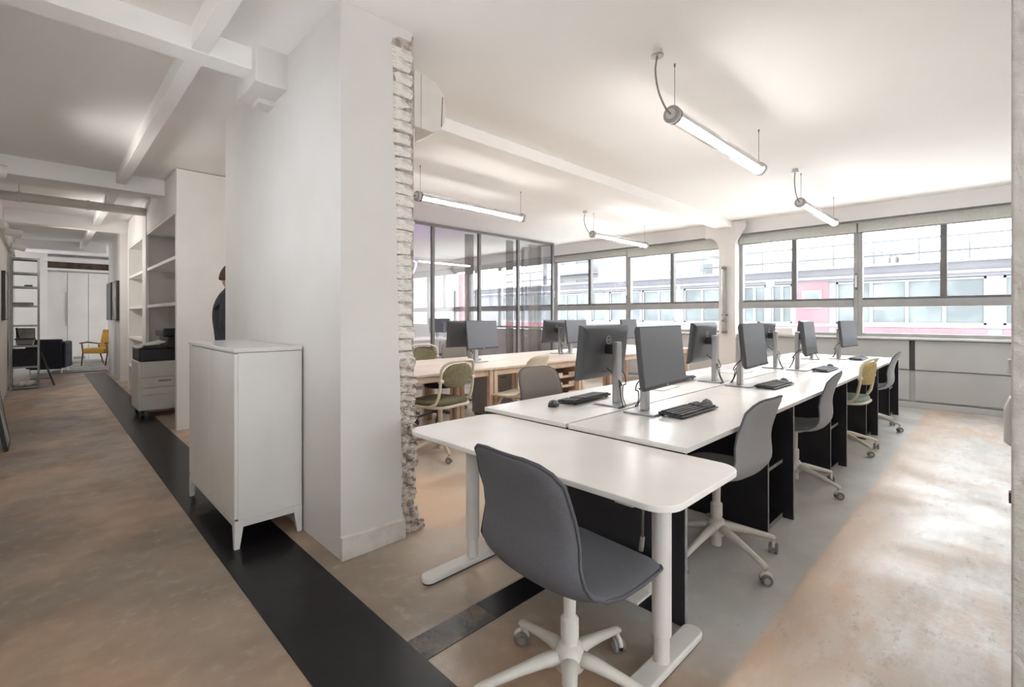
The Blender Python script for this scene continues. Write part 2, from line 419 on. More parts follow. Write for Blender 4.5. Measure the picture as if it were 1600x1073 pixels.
struct(B(XW - .1, XW - .05, 3.42, 7.3, HEAD + .14, HEAD + .165).build('trim_4', 'frame_dark'), 'dark blind rail over the left bay')
# rounded haunch between column and lintel
hp = [(3.41, CEIL - .01), (3.75, CEIL - .01), (3.75, HEAD + .14)] + [(3.60 - .19 + .19*math.cos(R(90 - 9*i)) + 0*i, HEAD + .14 - .19 + .19*math.sin(R(90 - 9*i))) for i in range(0)]
arc = [(3.62 - .2*math.sin(R(9*i)), HEAD - .06 + .2*math.cos(R(9*i))) for i in range(11)]
struct(MB().prism([(3.41, CEIL - .01), (3.66, CEIL - .01), (3.66, HEAD + .14)] + arc + [(3.41, HEAD - .06)], XW - .16, XW - .101, 'x').build('trim_5', 'wall_white'), 'rounded white corner between column and lintel')
struct(MB().prism([(3.15, CEIL - .01), (2.98, CEIL - .01), (2.98, CEIL - .13), (3.15, HEAD + .02)], XW - .15, XW - .101, 'x').build('trim_6', 'wall_white'), 'small sloping bracket right of the column head')

# corridor ------------------------------------------------------------
lw = struct(B(LW - .15, LW, 3.25, 14.6, 0, CEIL).build('wall_left', 'wall_white'), 'white corridor wall on the left')
B(LW - .15, LW, -3.0, 2.35, 0, CEIL).build('wall_section', 'wall_white', lw)
B(LW - .15, LW, 2.35, 3.25, 0, 1.45).build('window_breast', 'wall_white', lw)  # unseen window, added to light the wall block's left face
B(LW - .15, LW, 2.35, 3.25, 2.2, CEIL).build('window_head', 'wall_white', lw)
B(LW - .08, LW - .07, 2.35, 3.25, 1.45, 2.2).build('window_pane', 'pane_glass', lw)
struct(B(1.08, 1.25, 11.93, 14.2, 0, CEIL).build('wall_corridor', 'wall_white', bevel=.004), 'white corridor wall carrying two black picture frames')
struct(B(1.25, 4.0, 14.05, 14.2, 0, CEIL).build('wall_lounge', 'wall_white'), 'white wall behind the corridor')
struct(B(1.25, 1.60, 10.55, 11.95, 0, CEIL).build('wall_niche', 'wall_white'), 'shaded recess past the bookcase')
we = struct(B(-3, 6, ENDY + .06, ENDY + .2, 0, CEIL).build('wall_end', 'wall_white'), 'white end wall of the lounge')
B(-3, .10, ENDY - .1, ENDY + .07, 0, CEIL).build('pier', 'wall_white', we)
struct(B(-3.1, -3, 14.45, 16.5, 0, CEIL).build('wall_lounge_side', 'wall_white'), 'side wall of the lounge')  # unseen wall, added and cut short to set light at the corridor end
struct(B(-3, -.42, 14.45, 14.6, 0, CEIL).build('wall_pier', 'wall_white'), 'white wall return at the corridor end')
dw = T('door_1', 'row of tall white cupboard doors across the end wall', None, (0, ENDY, 0), kind='structure')
for i, (a, b) in enumerate(((.10, .475), (.485, .90), (.91, 1.32), (1.33, 1.9), (1.91, 2.5))):
    d = B(a, b, 0, .05, .06, 2.44).build('panel', 'white_panel', dw, bevel=.004)
    if i == 1: B(.60, .84, -.006, .002, .10, .17).build('vent_grille', 'frame_grey', d)
    if i == 0: B(b - .025, b - .01, -.02, .001, 1.0, 1.9).build('handle', 'frame_grey', d)
struct(B(.05, 3.0, ENDY - .12, ENDY + .06, 2.47, 2.53).build('trim_7', 'wall_white', bevel=.004), 'pale rail above the cupboard doors')
struct(B(.05, 3.0, ENDY - .05, ENDY + .06, 2.53, 2.70).build('trim_8', 'dark_wood', bevel=.006), 'dark exposed timber lintel above the cupboard doors')
struct(B(.05, 3.0, ENDY - .2, ENDY + .06, 2.70, 2.82).build('trim_9', 'wall_white', bevel=.006), 'white boxing above the dark timber lintel')
struct(B(1.45, 2.3, 11.95, 12.1, 0, CEIL).build('wall_back', 'wall_white'), 'rear wall behind the bookcase')

# white built-in bookcase
bc = T('bookcase', 'tall white built-in bookcase behind the printer', 'bookcase', (1.055, 6.36, 0))
D = .36; Y1, Y2, Y3 = .0, 2.30, 4.12
B(0, .55, -.02, .06, 0, CEIL - .01).build('side_panel', 'white_panel', bc, bevel=.003)
B(-.01, .03, 2.10, 2.42, 0, CEIL - .01).build('post', 'white_panel', bc, bevel=.006)
B(.03, D, 2.22, 2.27, 0, 2.6).build('divider', 'white_panel', bc)
B(0, D, Y3 - .05, Y3 + .06, 0, CEIL - .01).build('side_panel', 'white_panel', bc, bevel=.003)
B(D, D + .03, .06, Y3 - .05, 0, CEIL - .01).build('back_panel', 'white_panel', bc)
for a, b in ((.06, 2.10), (2.42, Y3 - .05)):
    B(0, .03, a, b, 2.44, CEIL - .01).build('header', 'white_panel', bc, bevel=.003)
    for zz in ((.40, .88, 1.38, 1.90, 2.41) if a > 1 else (1.38, 1.90, 2.41)): B(.005, D, a, b, zz, zz + .04).build('shelf', 'white_panel', bc, bevel=.003)

# pipe under the corridor ceiling
pp = T('ceiling_pipe', 'white pipe crossing below the corridor ceiling', 'pipe', (0, 8.5, 2.74))
MB().cyl((LW - .02, 0, 0), (1.04, 0, 0), .058, n=20).build('pipe', 'white_plastic', pp, smooth=True)
for xx in (-.22, .42): MB().cyl((xx, 0, 0), (xx + .03, 0, 0), .066, n=20).build('collar', 'white_plastic', pp, smooth=True)
MB().cyl((-.205, 0, .05), (-.205, 0, CEIL - 2.74), .005, n=8).build('hanger', 'white_metal', pp)

# ------------------------------------------------------------------ glass partition
gp = T('glass_partition', 'grey framed glass partition enclosing the meeting room', 'partition', (0, YP, 0))
xs = [3.0, 3.92, 4.92, 6.0, 7.06, 8.16]
for x in xs: B(x - .028, x + .028, -.03, .03, 0, CEIL - .01).build('post', 'partition_grey', gp, bevel=.003)
for i in range(len(xs) - 1):
    a, b = xs[i] + .028, xs[i+1] - .028
    B(a, b, -.025, .025, CEIL - .05, CEIL - .01).build('rail', 'partition_grey', gp)
    B(a, b, -.025, .025, 0, .06).build('rail', 'partition_grey', gp)
    B(a, b, -.005, .005, .06, CEIL - .05).build('pane', 'room_glass', gp)
B(8.132, 8.188, .9, .955, 0, CEIL - .01).build('post', 'partition_grey', gp, bevel=.003)
B(8.155, 8.165, .03, .9, .06, CEIL - .05).build('pane', 'room_glass', gp)
B(8.135, 8.185, .03, .9, CEIL - .05, CEIL - .01).build('rail', 'partition_grey', gp)
struct(B(2.0, XW + .2, 11.2, 11.4, 0, CEIL).build('wall_meeting', 'wall_white'), 'rear wall of the meeting room')
struct(B(2.0, 2.15, 6.6, 11.2, 0, CEIL).build('wall_meeting_side', 'wall_white'), 'side wall of the meeting room')
def curtain(label, x, y, w, m, z0=.05, z1=CEIL - .06, amp=.035, waves=7):
    n = waves*8; pts = [(w*i/n, amp*math.sin(2*PI*waves*i/n)) for i in range(n + 1)]
    poly = [(a, b + .006) for a, b in pts] + [(a, b - .006) for a, b in reversed(pts)]
    k = len(pts); mb = MB()
    mb.v = [(a, b, z0) for a, b in poly] + [(a, b, z1) for a, b in poly]; nn = len(poly)
    mb.f = [(i, (i+1) % nn, nn + (i+1) % nn, nn + i) for i in range(nn)]
    for i in range(k - 1):
        q = (i, i+1, nn-2-i, nn-1-i); mb.f += [q, tuple(nn + j for j in reversed(q))]
    o = mb.build('curtain', m, loc=(x, y, 0), smooth=True)
    return tag(o, label, 'curtain', 'curtains behind the glass partition')
curtain('bunched dark grey curtain behind the second glass pane', 5.80, YP + .16, .17, 'curtain')
curtain('bunched dark grey curtain behind the third glass pane', 6.90, YP + .16, .15, 'curtain')
curtain('pale sheer curtain behind the last glass pane', 7.60, YP + .18, .22, 'curtain_pale')
curtain('grey curtain at the outer corner of the glass room', 7.86, YP + .30, .22, 'curtain')
# neon squiggle
npts = [(0, 0, 0), (.10, 0, .04), (.18, 0, .01), (.16, 0, -.10), (.10, 0, -.22), (.02, 0, -.30), (.04, 0, -.42), (.0, 0, -.55)]
def smooth_path(p, n=6):
    p = [Vector(q) for q in p]; out = []
    for i in range(len(p) - 1):
        a, b, c, d = p[max(i-1, 0)], p[i], p[i+1], p[min(i+2, len(p)-1)]
        for k in range(n):
            t = k/n; out.append(.5*((2*b) + (c-a)*t + (2*a-5*b+4*c-d)*t*t + (3*b-a-3*c+d)*t**3))
    return out + [p[-1]]
ne = T('neon_sign', 'purple neon squiggle glowing inside the meeting room', 'neon sign', (5.05, 8.0, 2.30))
MB().tube(smooth_path(npts), .012, 8).build('tube', 'neon', ne, smooth=True)
MB().cyl((0, 0, 0), (0, 0, CEIL - 2.30), .003, n=6).build('wire', 'cable_grey', ne)
pl = bpy.data.lights.new('neon_glow', 'POINT'); pl.energy = 5; pl.color = (.62, .35, 1); pl.shadow_soft_size = .15
po = bpy.data.objects.new('neon_glow', pl); C.objects.link(po); po.location = (4.6, 8.2, 2.4)

# ------------------------------------------------------------------ lamps
def make_lamp(label, x, y, led='led', flip=False):
    zt = 2.56; Lg = 1.66
    t = T('tube_lamp', label, 'lamp', (x, y, zt), 0, 'tube pendant lamps')
    rr = .05
    MB().cyl((.03, 0, 0), (Lg - .03, 0, 0), rr, n=28).build('glass_tube', 'tube_glass', t, smooth=True)
    body = MB().prism([(-.032, -.001), (-.027, .030), (.027, .030), (.032, -.001)], .04, Lg - .04, 'x').build('reflector', 'silver', t)
    MB().prism([(-.026, -.002), (.026, -.002), (.021, -.026), (-.021, -.026)], .05, Lg - .05, 'x').build('light_strip', led, t)
    for a, s in ((0, 1), (Lg, -1)):
        cp = MB().cyl((a, 0, 0), (a + .035*s, 0, 0), rr + .006, n=28).build('end_cap', 'silver', t, smooth=False, bevel=.004)
        MB().cyl((a - .006*s, 0, 0), (a + .001*s, 0, 0), .032, n=20).build('cap_disc', 'white_metal', cp)
        MB().cyl((a + .045*s, 0, 0), (a + .055*s, 0, 0), rr + .004, n=28).build('clamp_ring', 'steel', cp)
    for xx in (.05, Lg - .05):
        wv = MB().cyl((xx, 0, rr), (xx, 0, CEIL - zt), .0022, n=6).build('hanging_wire', 'steel', t)
        MB().cyl((xx, 0, CEIL - zt - .02), (xx, 0, CEIL - zt), .006, n=8).build('wire_stop', 'steel', wv)
    MB().tube(smooth_path([(-.005, 0, 0), (-.07, 0, .015), (-.16, 0, .09), (-.20, .0, .2), (-.175, 0, CEIL - zt - .03)]), .006, 8).build('cable', 'cable_grey', t, smooth=True)
    cn = MB().lathe([(.032, 0), (.032, .03)], (-.175, 0, CEIL - zt - .03)).build('canopy', 'white_metal', t)
    MB().lathe([(.038, 0), (.038, .010)], (-.175, 0, CEIL - zt - .04)).build('canopy_plate', 'silver', cn)
    return t
make_lamp('glass tube pendant lamp nearest the camera, over the near desks', 2.88, 1.47)
make_lamp('glass tube pendant lamp over the far desks by the right windows', 6.16, 1.58, 'led_cool')
make_lamp('warm glass tube pendant lamp beside the brick wall edge', 2.88, 4.40)
make_lamp('glass tube pendant lamp over the far end of the birch tables', 6.20, 4.50)
# unlit tube standing on the sill in front of the column
vt = T('upright_tube', 'unlit glass tube lamp fixed upright on the column', 'lamp', (XW - .20, 3.31, SILL))
MB().cyl((0, 0, .02), (0, 0, 1.14), .04, n=20).build('glass_tube', 'tube_glass', vt, smooth=True)
B(-.02, .02, -.02, .02, .04, 1.12).build('reflector', 'silver', vt, bevel=.004)
for zz in (0, .20, 1.12): MB().lathe([(.048, 0), (.048, .035)], (0, 0, zz)).build('clamp_ring', 'steel', vt)
B(0, .06, -.05, .05, .30, .33).build('bracket', 'steel', vt)

# air conditioner
ac = T('air_conditioner', 'white wall air conditioner above the broken brick edge', 'air conditioner', (1.60, 2.47, 2.41))
prof = [(0, .0), (.14, -.005), (.20, .02), (.235, .09), (.24, .18), (.225, .26), (.16, .315), (.0, .345)]
MB().prism([(a, b) for a, b in prof], 0, .86, 'y').build('body', 'white_plastic', ac, bevel=.008)
MB().prism([(.05, -.0), (.052, -.0), (.052, .33), (.05, .33)], -.002, .861, 'y').build('seam', 'frame_grey', ac)
MB().prism([(.20, .05), (.206, .05), (.215, .24), (.209, .24)], -.002, .861, 'y').build('seam', 'frame_dark', ac)
B(-.035, .0, .02, .84, .02, .32).build('mount_plate', 'mortar', ac)
B(-.03, .02, .02, .06, -.14, -.005).build('cable_duct', 'white_plastic', ac, bevel=.003)

# ------------------------------------------------------------------ white cabinet on tapered legs
cb = T('cabinet', 'white cabinet on tapered legs against the wall block', 'cabinet', (.735, 2.87, 0))
W, Dp, Hh = .355, 1.105, 1.085
B(.018, W, .0, Dp, .155, Hh - .024).build('body', 'white_lacquer', cb, bevel=.003)
B(-.004, W, -.004, Dp + .004, Hh - .022, Hh).build('top', 'white_lacquer', cb, bevel=.003)
for a, b in ((.003, Dp/2 - .002), (Dp/2 + .002, Dp - .003)):
    d = B(0, .018, a, b, .165, Hh - .03).build('door', 'white_lacquer', cb, bevel=.002)
B(.004, W - .004, .004, Dp - .004, .115, .155).build('base_frame', 'white_lacquer', cb, bevel=.003)
for sx in (0, 1):
    for sy in (0, 1):
        x0, x1 = (0.0, .05) if sx == 0 else (W - .05, W); y0, y1 = (0.0, .05) if sy == 0 else (Dp - .05, Dp)
        tx = 0.0 if sx == 0 else W - .026; ty = 0.0 if sy == 0 else Dp - .026
        MB().ring([[(tx, ty, 0), (tx + .026, ty, 0), (tx + .026, ty + .026, 0), (tx, ty + .026, 0)], [(x0, y0, .155), (x1, y0, .155), (x1, y1, .155), (x0, y1, .155)]]).build('leg', 'white_lacquer', cb, bevel=.002)

# ------------------------------------------------------------------ corner desk (sit-stand)
cd = T('sit_stand_desk', 'white sit-stand desk with rounded corners set across the desk row', 'desk', (1.276, .655, 0))
CW, CL = .570, 1.395
MB().prism(rrect(0, CW, 0, CL, .085, 8), .682, .704).build('tabletop', 'desk_white', cd, bevel=.004, smooth=False)
B(.19, .37, .12, 1.28, .648, .677).build('crossbeam', 'white_metal', cd, bevel=.004)
for yy in (.185, 1.235):
    B(.05, .50, yy - .035, yy + .035, .655, .682).build('top_bracket', 'white_metal', cd, bevel=.004)
    lg = MB().lathe([(.032, .125), (.034, .13), (.034, .656)], (.30, yy, 0), 24).build('leg', 'white_metal', cd, smooth=False, bevel=.002)
    MB().lathe([(.0275, .03), (.0275, .13)], (.30, yy, 0), 24).build('inner_leg', 'white_metal', lg, smooth=False)
    ft = MB().prism(rrect(-.005, .575, yy - .04, yy + .04, .038, 6), .006, .034).build('foot', 'white_metal', cd, bevel=.008)
    MB().prism(rrect(.0, .57, yy - .034, yy + .034, .034, 5), 0.0, .006).build('foot_pad', 'black_plastic', ft)
ck = MB().tube([(.46, .36, .648), (.465, .355, .50), (.47, .36, .36)], .006, 8).build('crank', 'steel', cd, smooth=True)
MB().cyl((.47, .36, .36), (.475, .37, .30), .010, n=10).build('crank_grip', 'cable_grey', ck, smooth=True)
# wall box of sockets fixed on the end panel
sk = T('power_strip', 'white cable tray with plug hanging under the sit-stand desk', 'power strip', (1.70, 1.06, 0))
B(-.05, .11, -.05, .30, .22, .235).build('tray', 'white_metal', sk, bevel=.004)
B(.10, .125, -.05, .30, .10, .235).build('tray_back', 'white_metal', sk, bevel=.004)
B(-.02, .05, .0, .07, .235, .262).build('plug', 'cable_grey', sk, bevel=.006)
B(.0, .11, -.05, .30, .10, .112).build('tray_floor', 'white_metal', sk, bevel=.003)

# ------------------------------------------------------------------ long row of desks
MOD = 1.49; X0 = 1.85; YM = 1.495; TOP = .73
def make_desk(label, first):
    t = T('desk', label, 'desk', (0, 0, 0), 0, 'desks of the long double row')
    # local: x 0..MOD along the row, y 0 at the centre line, user side at -y (edge at -.615)
    B(.002, MOD - .002, -.615, -.008, TOP - .025, TOP - .002).build('tabletop', 'desk_white', t, bevel=.002)
    B(.002, MOD - .002, -.6165, -.615, TOP - .024, TOP - .003).build('edge_band', 'desk_edge', t)
    def panel(x, y0, y1, nm='end_panel'):
        p = B(x, x + .02, y0, y1, 0, TOP - .026).build(nm, 'black_panel', t)
        B(x, x + .02, y0 - .0015, y0, 0, TOP - .026).build('edge_band', 'panel_edge', p)
        return p
    panel(MOD - .03, -.61, -.02)
    panel(MOD - .32, -.555, -.02, 'divider_panel')
    if first: panel(.0, -.61, -.01)
    B(MOD - .30, MOD - .03, -.06, -.04, 0, TOP - .026).build('back_panel', 'black_panel', t)
    for zz in (.0, .345):
        s = B(MOD - .30, MOD - .03, -.55, -.06, zz, zz + .03 if zz == 0 else zz + .02).build('shelf', 'black_panel', t)
        B(MOD - .30, MOD - .03, -.5515, -.55, zz, zz + .03 if zz == 0 else zz + .02).build('edge_band', 'panel_edge', s)
    B(.02 if first else 0, MOD - .32, -.035, -.02, .30, TOP - .026).build('modesty_panel', 'black_panel', t)
    return t
which = ['nearest the sit-stand desk', 'second from the sit-stand desk', 'third from the sit-stand desk', 'last before the windows']
for i in range(4):
    if i < 2: pr = make_desk('', i == 0); dk = pr
    else: dk = copy_tree(pr)
    dk.location = (X0 + MOD*i, YM, 0); dk['label'] = 'white topped desk with black sides on the aisle side, ' + which[i]
for i in range(4):
    if i == 0: dk = make_desk('', False); ps = dk
    else: dk = copy_tree(ps)
    dk.location = (X0 + MOD*(i+1), YM, 0); dk.rotation_euler = (0, 0, PI); dk['label'] = 'white topped desk on the inner side of the long row, ' + which[i]
    if i == 0:
        B(MOD - .02 + .0, MOD - .0, -.60, -.02, 0, .004).build('end_foot', 'black_panel', dk)

# ------------------------------------------------------------------ monitors
def make_monitor():
    t = T('monitor', '', 'monitor', (0, 0, 0), 0, 'monitors on the desks')
    # faces local -y, stand column at y 0
    base = MB().prism(rrect(-.11, .11, -.10, .085, .01, 3), 0, .008).build('base_plate', 'silver', t, bevel=.002)
    col = B(-.030, .030, -.012, .022, .008, .375).build('column', 'silver', t, bevel=.005)
    B(-.008, .008, .021, .023, .10, .135).build('cable_slot', 'black_plastic', col)
    ar = B(-.03, .03, -.075, -.01, .30, .36).build('arm', 'black_plastic', t, bevel=.006)
    tilt = R(-6)
    rot = (tilt, 0, 0); loc = (0, -.10, .315)
    sh = MB().ring([[(-.268, -.008, -.163), (.268, -.008, -.163), (.268, -.008, .163), (-.268, -.008, .163)],
                    [(-.268, .010, -.163), (.268, .010, -.163), (.268, .010, .163), (-.268, .010, .163)],
                    [(-.245, .030, -.14), (.245, .030, -.14), (.245, .030, .145), (-.245, .030, .145)],
                    [(-.20, .038, -.10), (.20, .038, -.10), (.20, .038, .11), (-.20, .038, .11)]]).build('housing', 'monitor_back', t, loc=loc, rot=rot, bevel=.003)
    B(-.262, .262, -.0095, -.008, -.145, .157).build('screen', 'screen', t, loc=loc, rot=rot)
    bz = B(-.268, .268, -.0105, -.008, -.163, -.146).build('bottom_bezel', 'black_plastic', t, loc=loc, rot=rot)
    B(-.007, .007, -.0115, -.0105, -.158, -.151).build('front_mark', 'logo_silver', bz)
    lp = MB().ring([[(.026*math.cos(a)*s, yy, .075 + .026*math.sin(a)*s) for a in [2*PI*k/24 for k in range(24)]] for s, yy in ((1, .037), (1, .040), (.86, .040), (.86, .037))], caps=False).build('logo_ring', 'logo_silver', t, loc=loc, rot=rot)
    cu = bpy.data.curves.new('logo_text', 'FONT'); cu.body = 'DELL'; cu.size = .0165; cu.align_x = 'CENTER'; cu.align_y = 'CENTER'; cu.extrude = .0006
    cu.materials.append(M['logo_silver'])
    tmp = bpy.data.objects.new('logo_curve', cu); C.objects.link(tmp); bpy.context.view_layer.update()
    me = bpy.data.meshes.new_from_object(tmp.evaluated_get(bpy.context.evaluated_depsgraph_get())); bpy.data.objects.remove(tmp)
    lo = bpy.data.objects.new('logo_text', me); C.objects.link(lo); lo.parent = lp; lo.location = (0, .0395, .075); lo.rotation_euler = (R(90), 0, PI)
    B(-.15, .05, .030, .034, -.125, -.10).build('port_recess', 'black_plastic', t, loc=loc, rot=rot)
    for k, xx in enumerate((-.12, .02)):
        MB().tube(smooth_path([(xx, -.055, .215), (xx*.8, .0, .17), (xx*.35, .04, .12), (.02*(k*2-1), .035, .11), (.03 + .02*k, .06, .05), (.05 + .03*k, .09, .006), (.10 + .05*k, .10, .005)]), .0035, 6).build('cable', 'cable_black', t, smooth=True)
    return t
mon = make_monitor()
# aisle side (screens face the aisle, -y) and inner side (backs towards the camera)
spec = [((2.40, 1.375), 4, 'monitor showing its grey screen on the nearest aisle desk'),
        ((3.83, 1.385), 3, 'monitor showing its grey screen on the second aisle desk'),
        ((5.36, 1.39), 4, 'monitor showing its grey screen on the third aisle desk'),
        ((7.12, 1.39), -6, 'monitor showing its grey screen on the last aisle desk by the windows'),
        ((2.49, 1.625), 183, 'monitor with its logo back turned to the camera on the nearest inner desk'),
        ((3.93, 1.63), 184, 'monitor with its logo back turned to the camera on the second inner desk'),
        ((5.41, 1.615), 182, 'monitor with its back to the camera on the third inner desk'),
        ((6.85, 1.63), 184, 'monitor on the last inner desk, mostly hidden behind another monitor'),
        ((3.62, 4.28), 8, 'front monitor of the back-to-back pair on the near birch table'),
        ((3.73, 4.52), 176, 'rear monitor of the back-to-back pair on the near birch table'),
        ((5.27, 4.38), 184, 'monitor with its back turned, on the birch table next to the glass partition end'),
        ((5.42, 4.30), 6, 'monitor with its grey screen on the birch table behind the nearest desk monitors'),
        ((7.05, 4.45), 4, 'farthest monitor on the birch tables before the left windows')]
for i, (p, a, lb) in enumerate(spec):
    m = mon if i == 0 else copy_tree(mon)
    m.location = (p[0], p[1], TOP); m.rotation_euler = (0, 0, R(a)); m['label'] = lb

# ------------------------------------------------------------------ keyboards, mice
def make_keyboard():
    t = T('keyboard', '', 'keyboard', (0, 0, 0), 0, 'keyboards on the desks')
    MB().prism([(-.07, .004), (.07, .010), (.07, .022), (-.07, .012)], -.215, .215, 'x').build('case', 'black_plastic', t, bevel=.003)
    mb = MB()
    for rw in range(5):
        y = -.056 + rw*.0245; z = .0135 + (y + .07)/.14*.010
        for c in range(20):
            x = -.20 + c*.0205
            if c == 14 or (rw == 0 and 4 <= c <= 8): continue
            mb.box(x, x + .0165, y, y + .019, z, z + .006)
        if rw == 0: mb.box(-.118, .0, y, y + .019, z, z + .006)
    k = mb.build('keys', 'key_grey', t); k['kind'] = 'stuff'
    for s in (-1, 1): B(s*.18 - .01, s*.18 + .01, .05, .062, 0, .012).build('foot', 'black_plastic', t)
    return t
def make_mouse():
    t = T('mouse', '', 'mouse', (0, 0, 0), 0, 'computer mice on the desks')
    rings = []
    for i in range(9):
        s = i/8; y = -.055 + .11*s; w = .032*math.sin(PI*(.12 + .76*s))**.6; h = .036*math.sin(PI*(.08 + .80*s))**.8
        rings.append([(w*math.cos(PI*k/8), y, .001 + h*math.sin(PI*k/8)**.8) for k in range(9)])
    MB().ring(rings).build('shell', 'black_plastic', t, smooth=True)
    MB().cyl((-.004, .03, .028), (.004, .03, .028), .008, n=12).build('scroll_wheel', 'key_grey', t)
    return t
kb = make_keyboard(); ms = make_mouse()
ks = [((2.555, 1.195), -1, 'black keyboard in front of the nearest grey screen on the aisle side'), ((3.97, 1.185), -2, 'keyboard in front of the second grey screen on the aisle side'),
      ((5.50, 1.19), 0, 'keyboard in front of the third grey screen on the aisle side'), ((7.20, 1.20), 0, 'keyboard on the last aisle desk by the windows'),
      ((2.46, 1.845), 184, 'black keyboard left of the silver monitor stand on the nearest inner desk'), ((3.75, 1.86), 182, 'keyboard on the second inner desk behind the monitor')]
for i, (p, a, lb) in enumerate(ks):
    k = kb if i == 0 else copy_tree(kb)
    k.location = (p[0], p[1], TOP); k.rotation_euler = (0, 0, R(a)); k['label'] = lb
mm = [((2.83, 1.215), -60, 'black mouse at the end of the nearest aisle keyboard'), ((4.25, 1.20), -60, 'black mouse at the end of the second aisle keyboard'),
      ((5.86, 1.22), -60, 'black mouse at the end of the third aisle keyboard'), ((7.56, 1.22), -60, 'black mouse on the last aisle desk by the windows'),
      ((2.16, 1.845), 120, 'black mouse lying alone left of the inner keyboard')]
for i, (p, a, lb) in enumerate(mm):
    k = ms if i == 0 else copy_tree(ms)
    k.location = (p[0], p[1], TOP - .001); k.rotation_euler = (0, 0, R(a)); k['label'] = lb
# loose papers on the inner desks
for (x, y, a, lb) in ((3.28, 1.78, 5, 'white sheet of paper on the second inner desk'), (4.72, 1.76, -6, 'white papers on the third inner desk'), (6.1, 1.75, 10, 'white papers on the last inner desk')):
    o = B(-.15, .15, -.105, .105, 0, .004).build('paper', 'paper', loc=(x, y, TOP - .001), rot=(0, 0, R(a))); tag(o, lb, 'paper', 'papers on the long desks')

# ------------------------------------------------------------------ chairs
def make_shell(nm, m, t, edge_m=None):
    # profile: y, z, half width, edge lift (towards the sitter)
    pr = [(.254, .398, .05, 0), (.253, .406, .105, .001), (.247, .419, .152, .002), (.230, .435, .192, .003), (.196, .447, .218, .005), (.14, .452, .234, .008), (.06, .447, .243, .014), (-.04, .443, .246, .02), (-.13, .450, .244, .03),
          (-.190, .480, .238, .032), (-.217, .525, .228, .030), (-.218, .580, .214, .028), (-.211, .635, .206, .026), (-.216, .690, .203, .022), (-.232, .745, .202, .018), (-.250, .795, .194, .022), (-.268, .832, .172, .014), (-.279, .853, .138, .008), (-.283, .862, .08, .003)]
    n = 14; mb = MB(); N = len(pr)
    P = [Vector((0, p[0], p[1])) for p in pr]
    top = []; bot = []
    for i, p in enumerate(pr):
        d = (P[min(i+1, N-1)] - P[max(i-1, 0)]).normalized(); nr = Vector((0, d.z, -d.y)); nr = -nr
        if nr.dot(Vector((0, .6, 1))) < 0: nr = -nr
        th = .016 if 2 <= i <= N - 3 else .010
        rt = []; rb = []
        for k in range(n + 1):
            s = -1 + 2*k/n; c = P[i] + Vector((p[2]*s, 0, 0)) + nr*(p[3]*(abs(s)**2.4))
            e = math.sqrt(max(0, 1 - abs(s)**6))
            rt.append(c + nr*th*(.25 + .75*e)); rb.append(c - nr*th*(.25 + .75*e))
        top.append(rt); bot.append(rb)
    rings = []
    for i in range(N): rings.append(top[i] + list(reversed(bot[i])))
    mb.ring(rings)
    o = mb.build(nm, m, t, smooth=True, sub=1)
    # welt along the rim
    rim = [(top[i][0] + bot[i][0])/2 for i in range(N)] + [(top[-1][k] + bot[-1][k])/2 for k in range(1, n)] + [(top[i][n] + bot[i][n])/2 for i in reversed(range(N))] + [(top[0][k] + bot[0][k])/2 for k in reversed(range(1, n))]
    MB().tube(rim + [rim[0]], .0055, 6).build('welt', edge_m or m, o, smooth=True)
    return o
def make_base(t, m='white_plastic', a0=0, zh=.40, rad=.31, lock=True):
    MB().lathe([(.026, .05), (.026, .20), (.030, .21), (.030, .27), (.020, .28), (.022, zh + .015)], n=20).build('column', m, t, smooth=False, bevel=.002)
    MB().lathe([(.03, .10), (.048, .115), (.05, .16), (.036, .19)], n=20).build('hub', m, t, smooth=True)
    for i in range(5):
        a = a0 + 2*PI*i/5; c, s = math.cos(a), math.sin(a)
        pts = [(.02, .150, .030, .024), (.09, .142, .024, .021), (.17, .122, .019, .017), (.25, .100, .017, .014), (.295, .088, .016, .013), (.315, .080, .013, .012)]
        rings = []
        for (rr, z, w, h) in pts:
            rr = rr*rad/.31
            ring = []
            for k in range(10):
                q = 2*PI*k/10; u = w*math.cos(q); v = h*math.sin(q)
                ring.append((c*rr - s*u, s*rr + c*u, z + v))
            rings.append(ring)
        MB().ring(rings).build('base_arm', m, t, smooth=True)
        ca = MB().cyl((c*(rad - .004), s*(rad - .004), .05), (c*(rad - .004), s*(rad - .004), .078), .008, n=8)
        ang = a + 1.0; ux, uy = math.cos(ang), math.sin(ang)
        cx, cy = c*rad, s*rad
        hx, hy = -uy, ux
        ca.ring([[(cx + ux*.018 + hx*w + .0*q, cy + uy*.018 + hy*w, .03 + .0) if False else (cx + ux*(.030*math.cos(q)) + hx*w, cy + uy*(.030*math.cos(q)) + hy*w, .032 + .030*math.sin(q)) for q in [PI*k/8 for k in range(9)]] for w in (-.007, .007)])
        co = ca.build('caster', m, t, smooth=True)
        for w0, w1 in ((-.022, -.008), (.008, .022)):
            MB().cyl((cx + hx*w0, cy + hy*w0, .0262), (cx + hx*w1, cy + hy*w1, .0262), .026, n=16).build('wheel', 'wheel_grey', co, bevel=.003)
        MB().cyl((cx - hx*.0235, cy - hy*.0235, .0262), (cx + hx*.0235, cy + hy*.0235, .0262), .014, n=12).build('wheel_hub', 'silver', co)
def shell_chair(label, m, edge_m, loc, rz, a0, base='white_plastic'):
    t = T('swivel_chair', label, 'chair', loc, rz, 'upholstered swivel chairs')
    make_shell('seat_shell', m, t, edge_m)
    MB().lathe([(.05, .405), (.075, .418), (.09, .432)], n=16).build('seat_mount', base, t)
    make_base(t, base, a0)
    return t
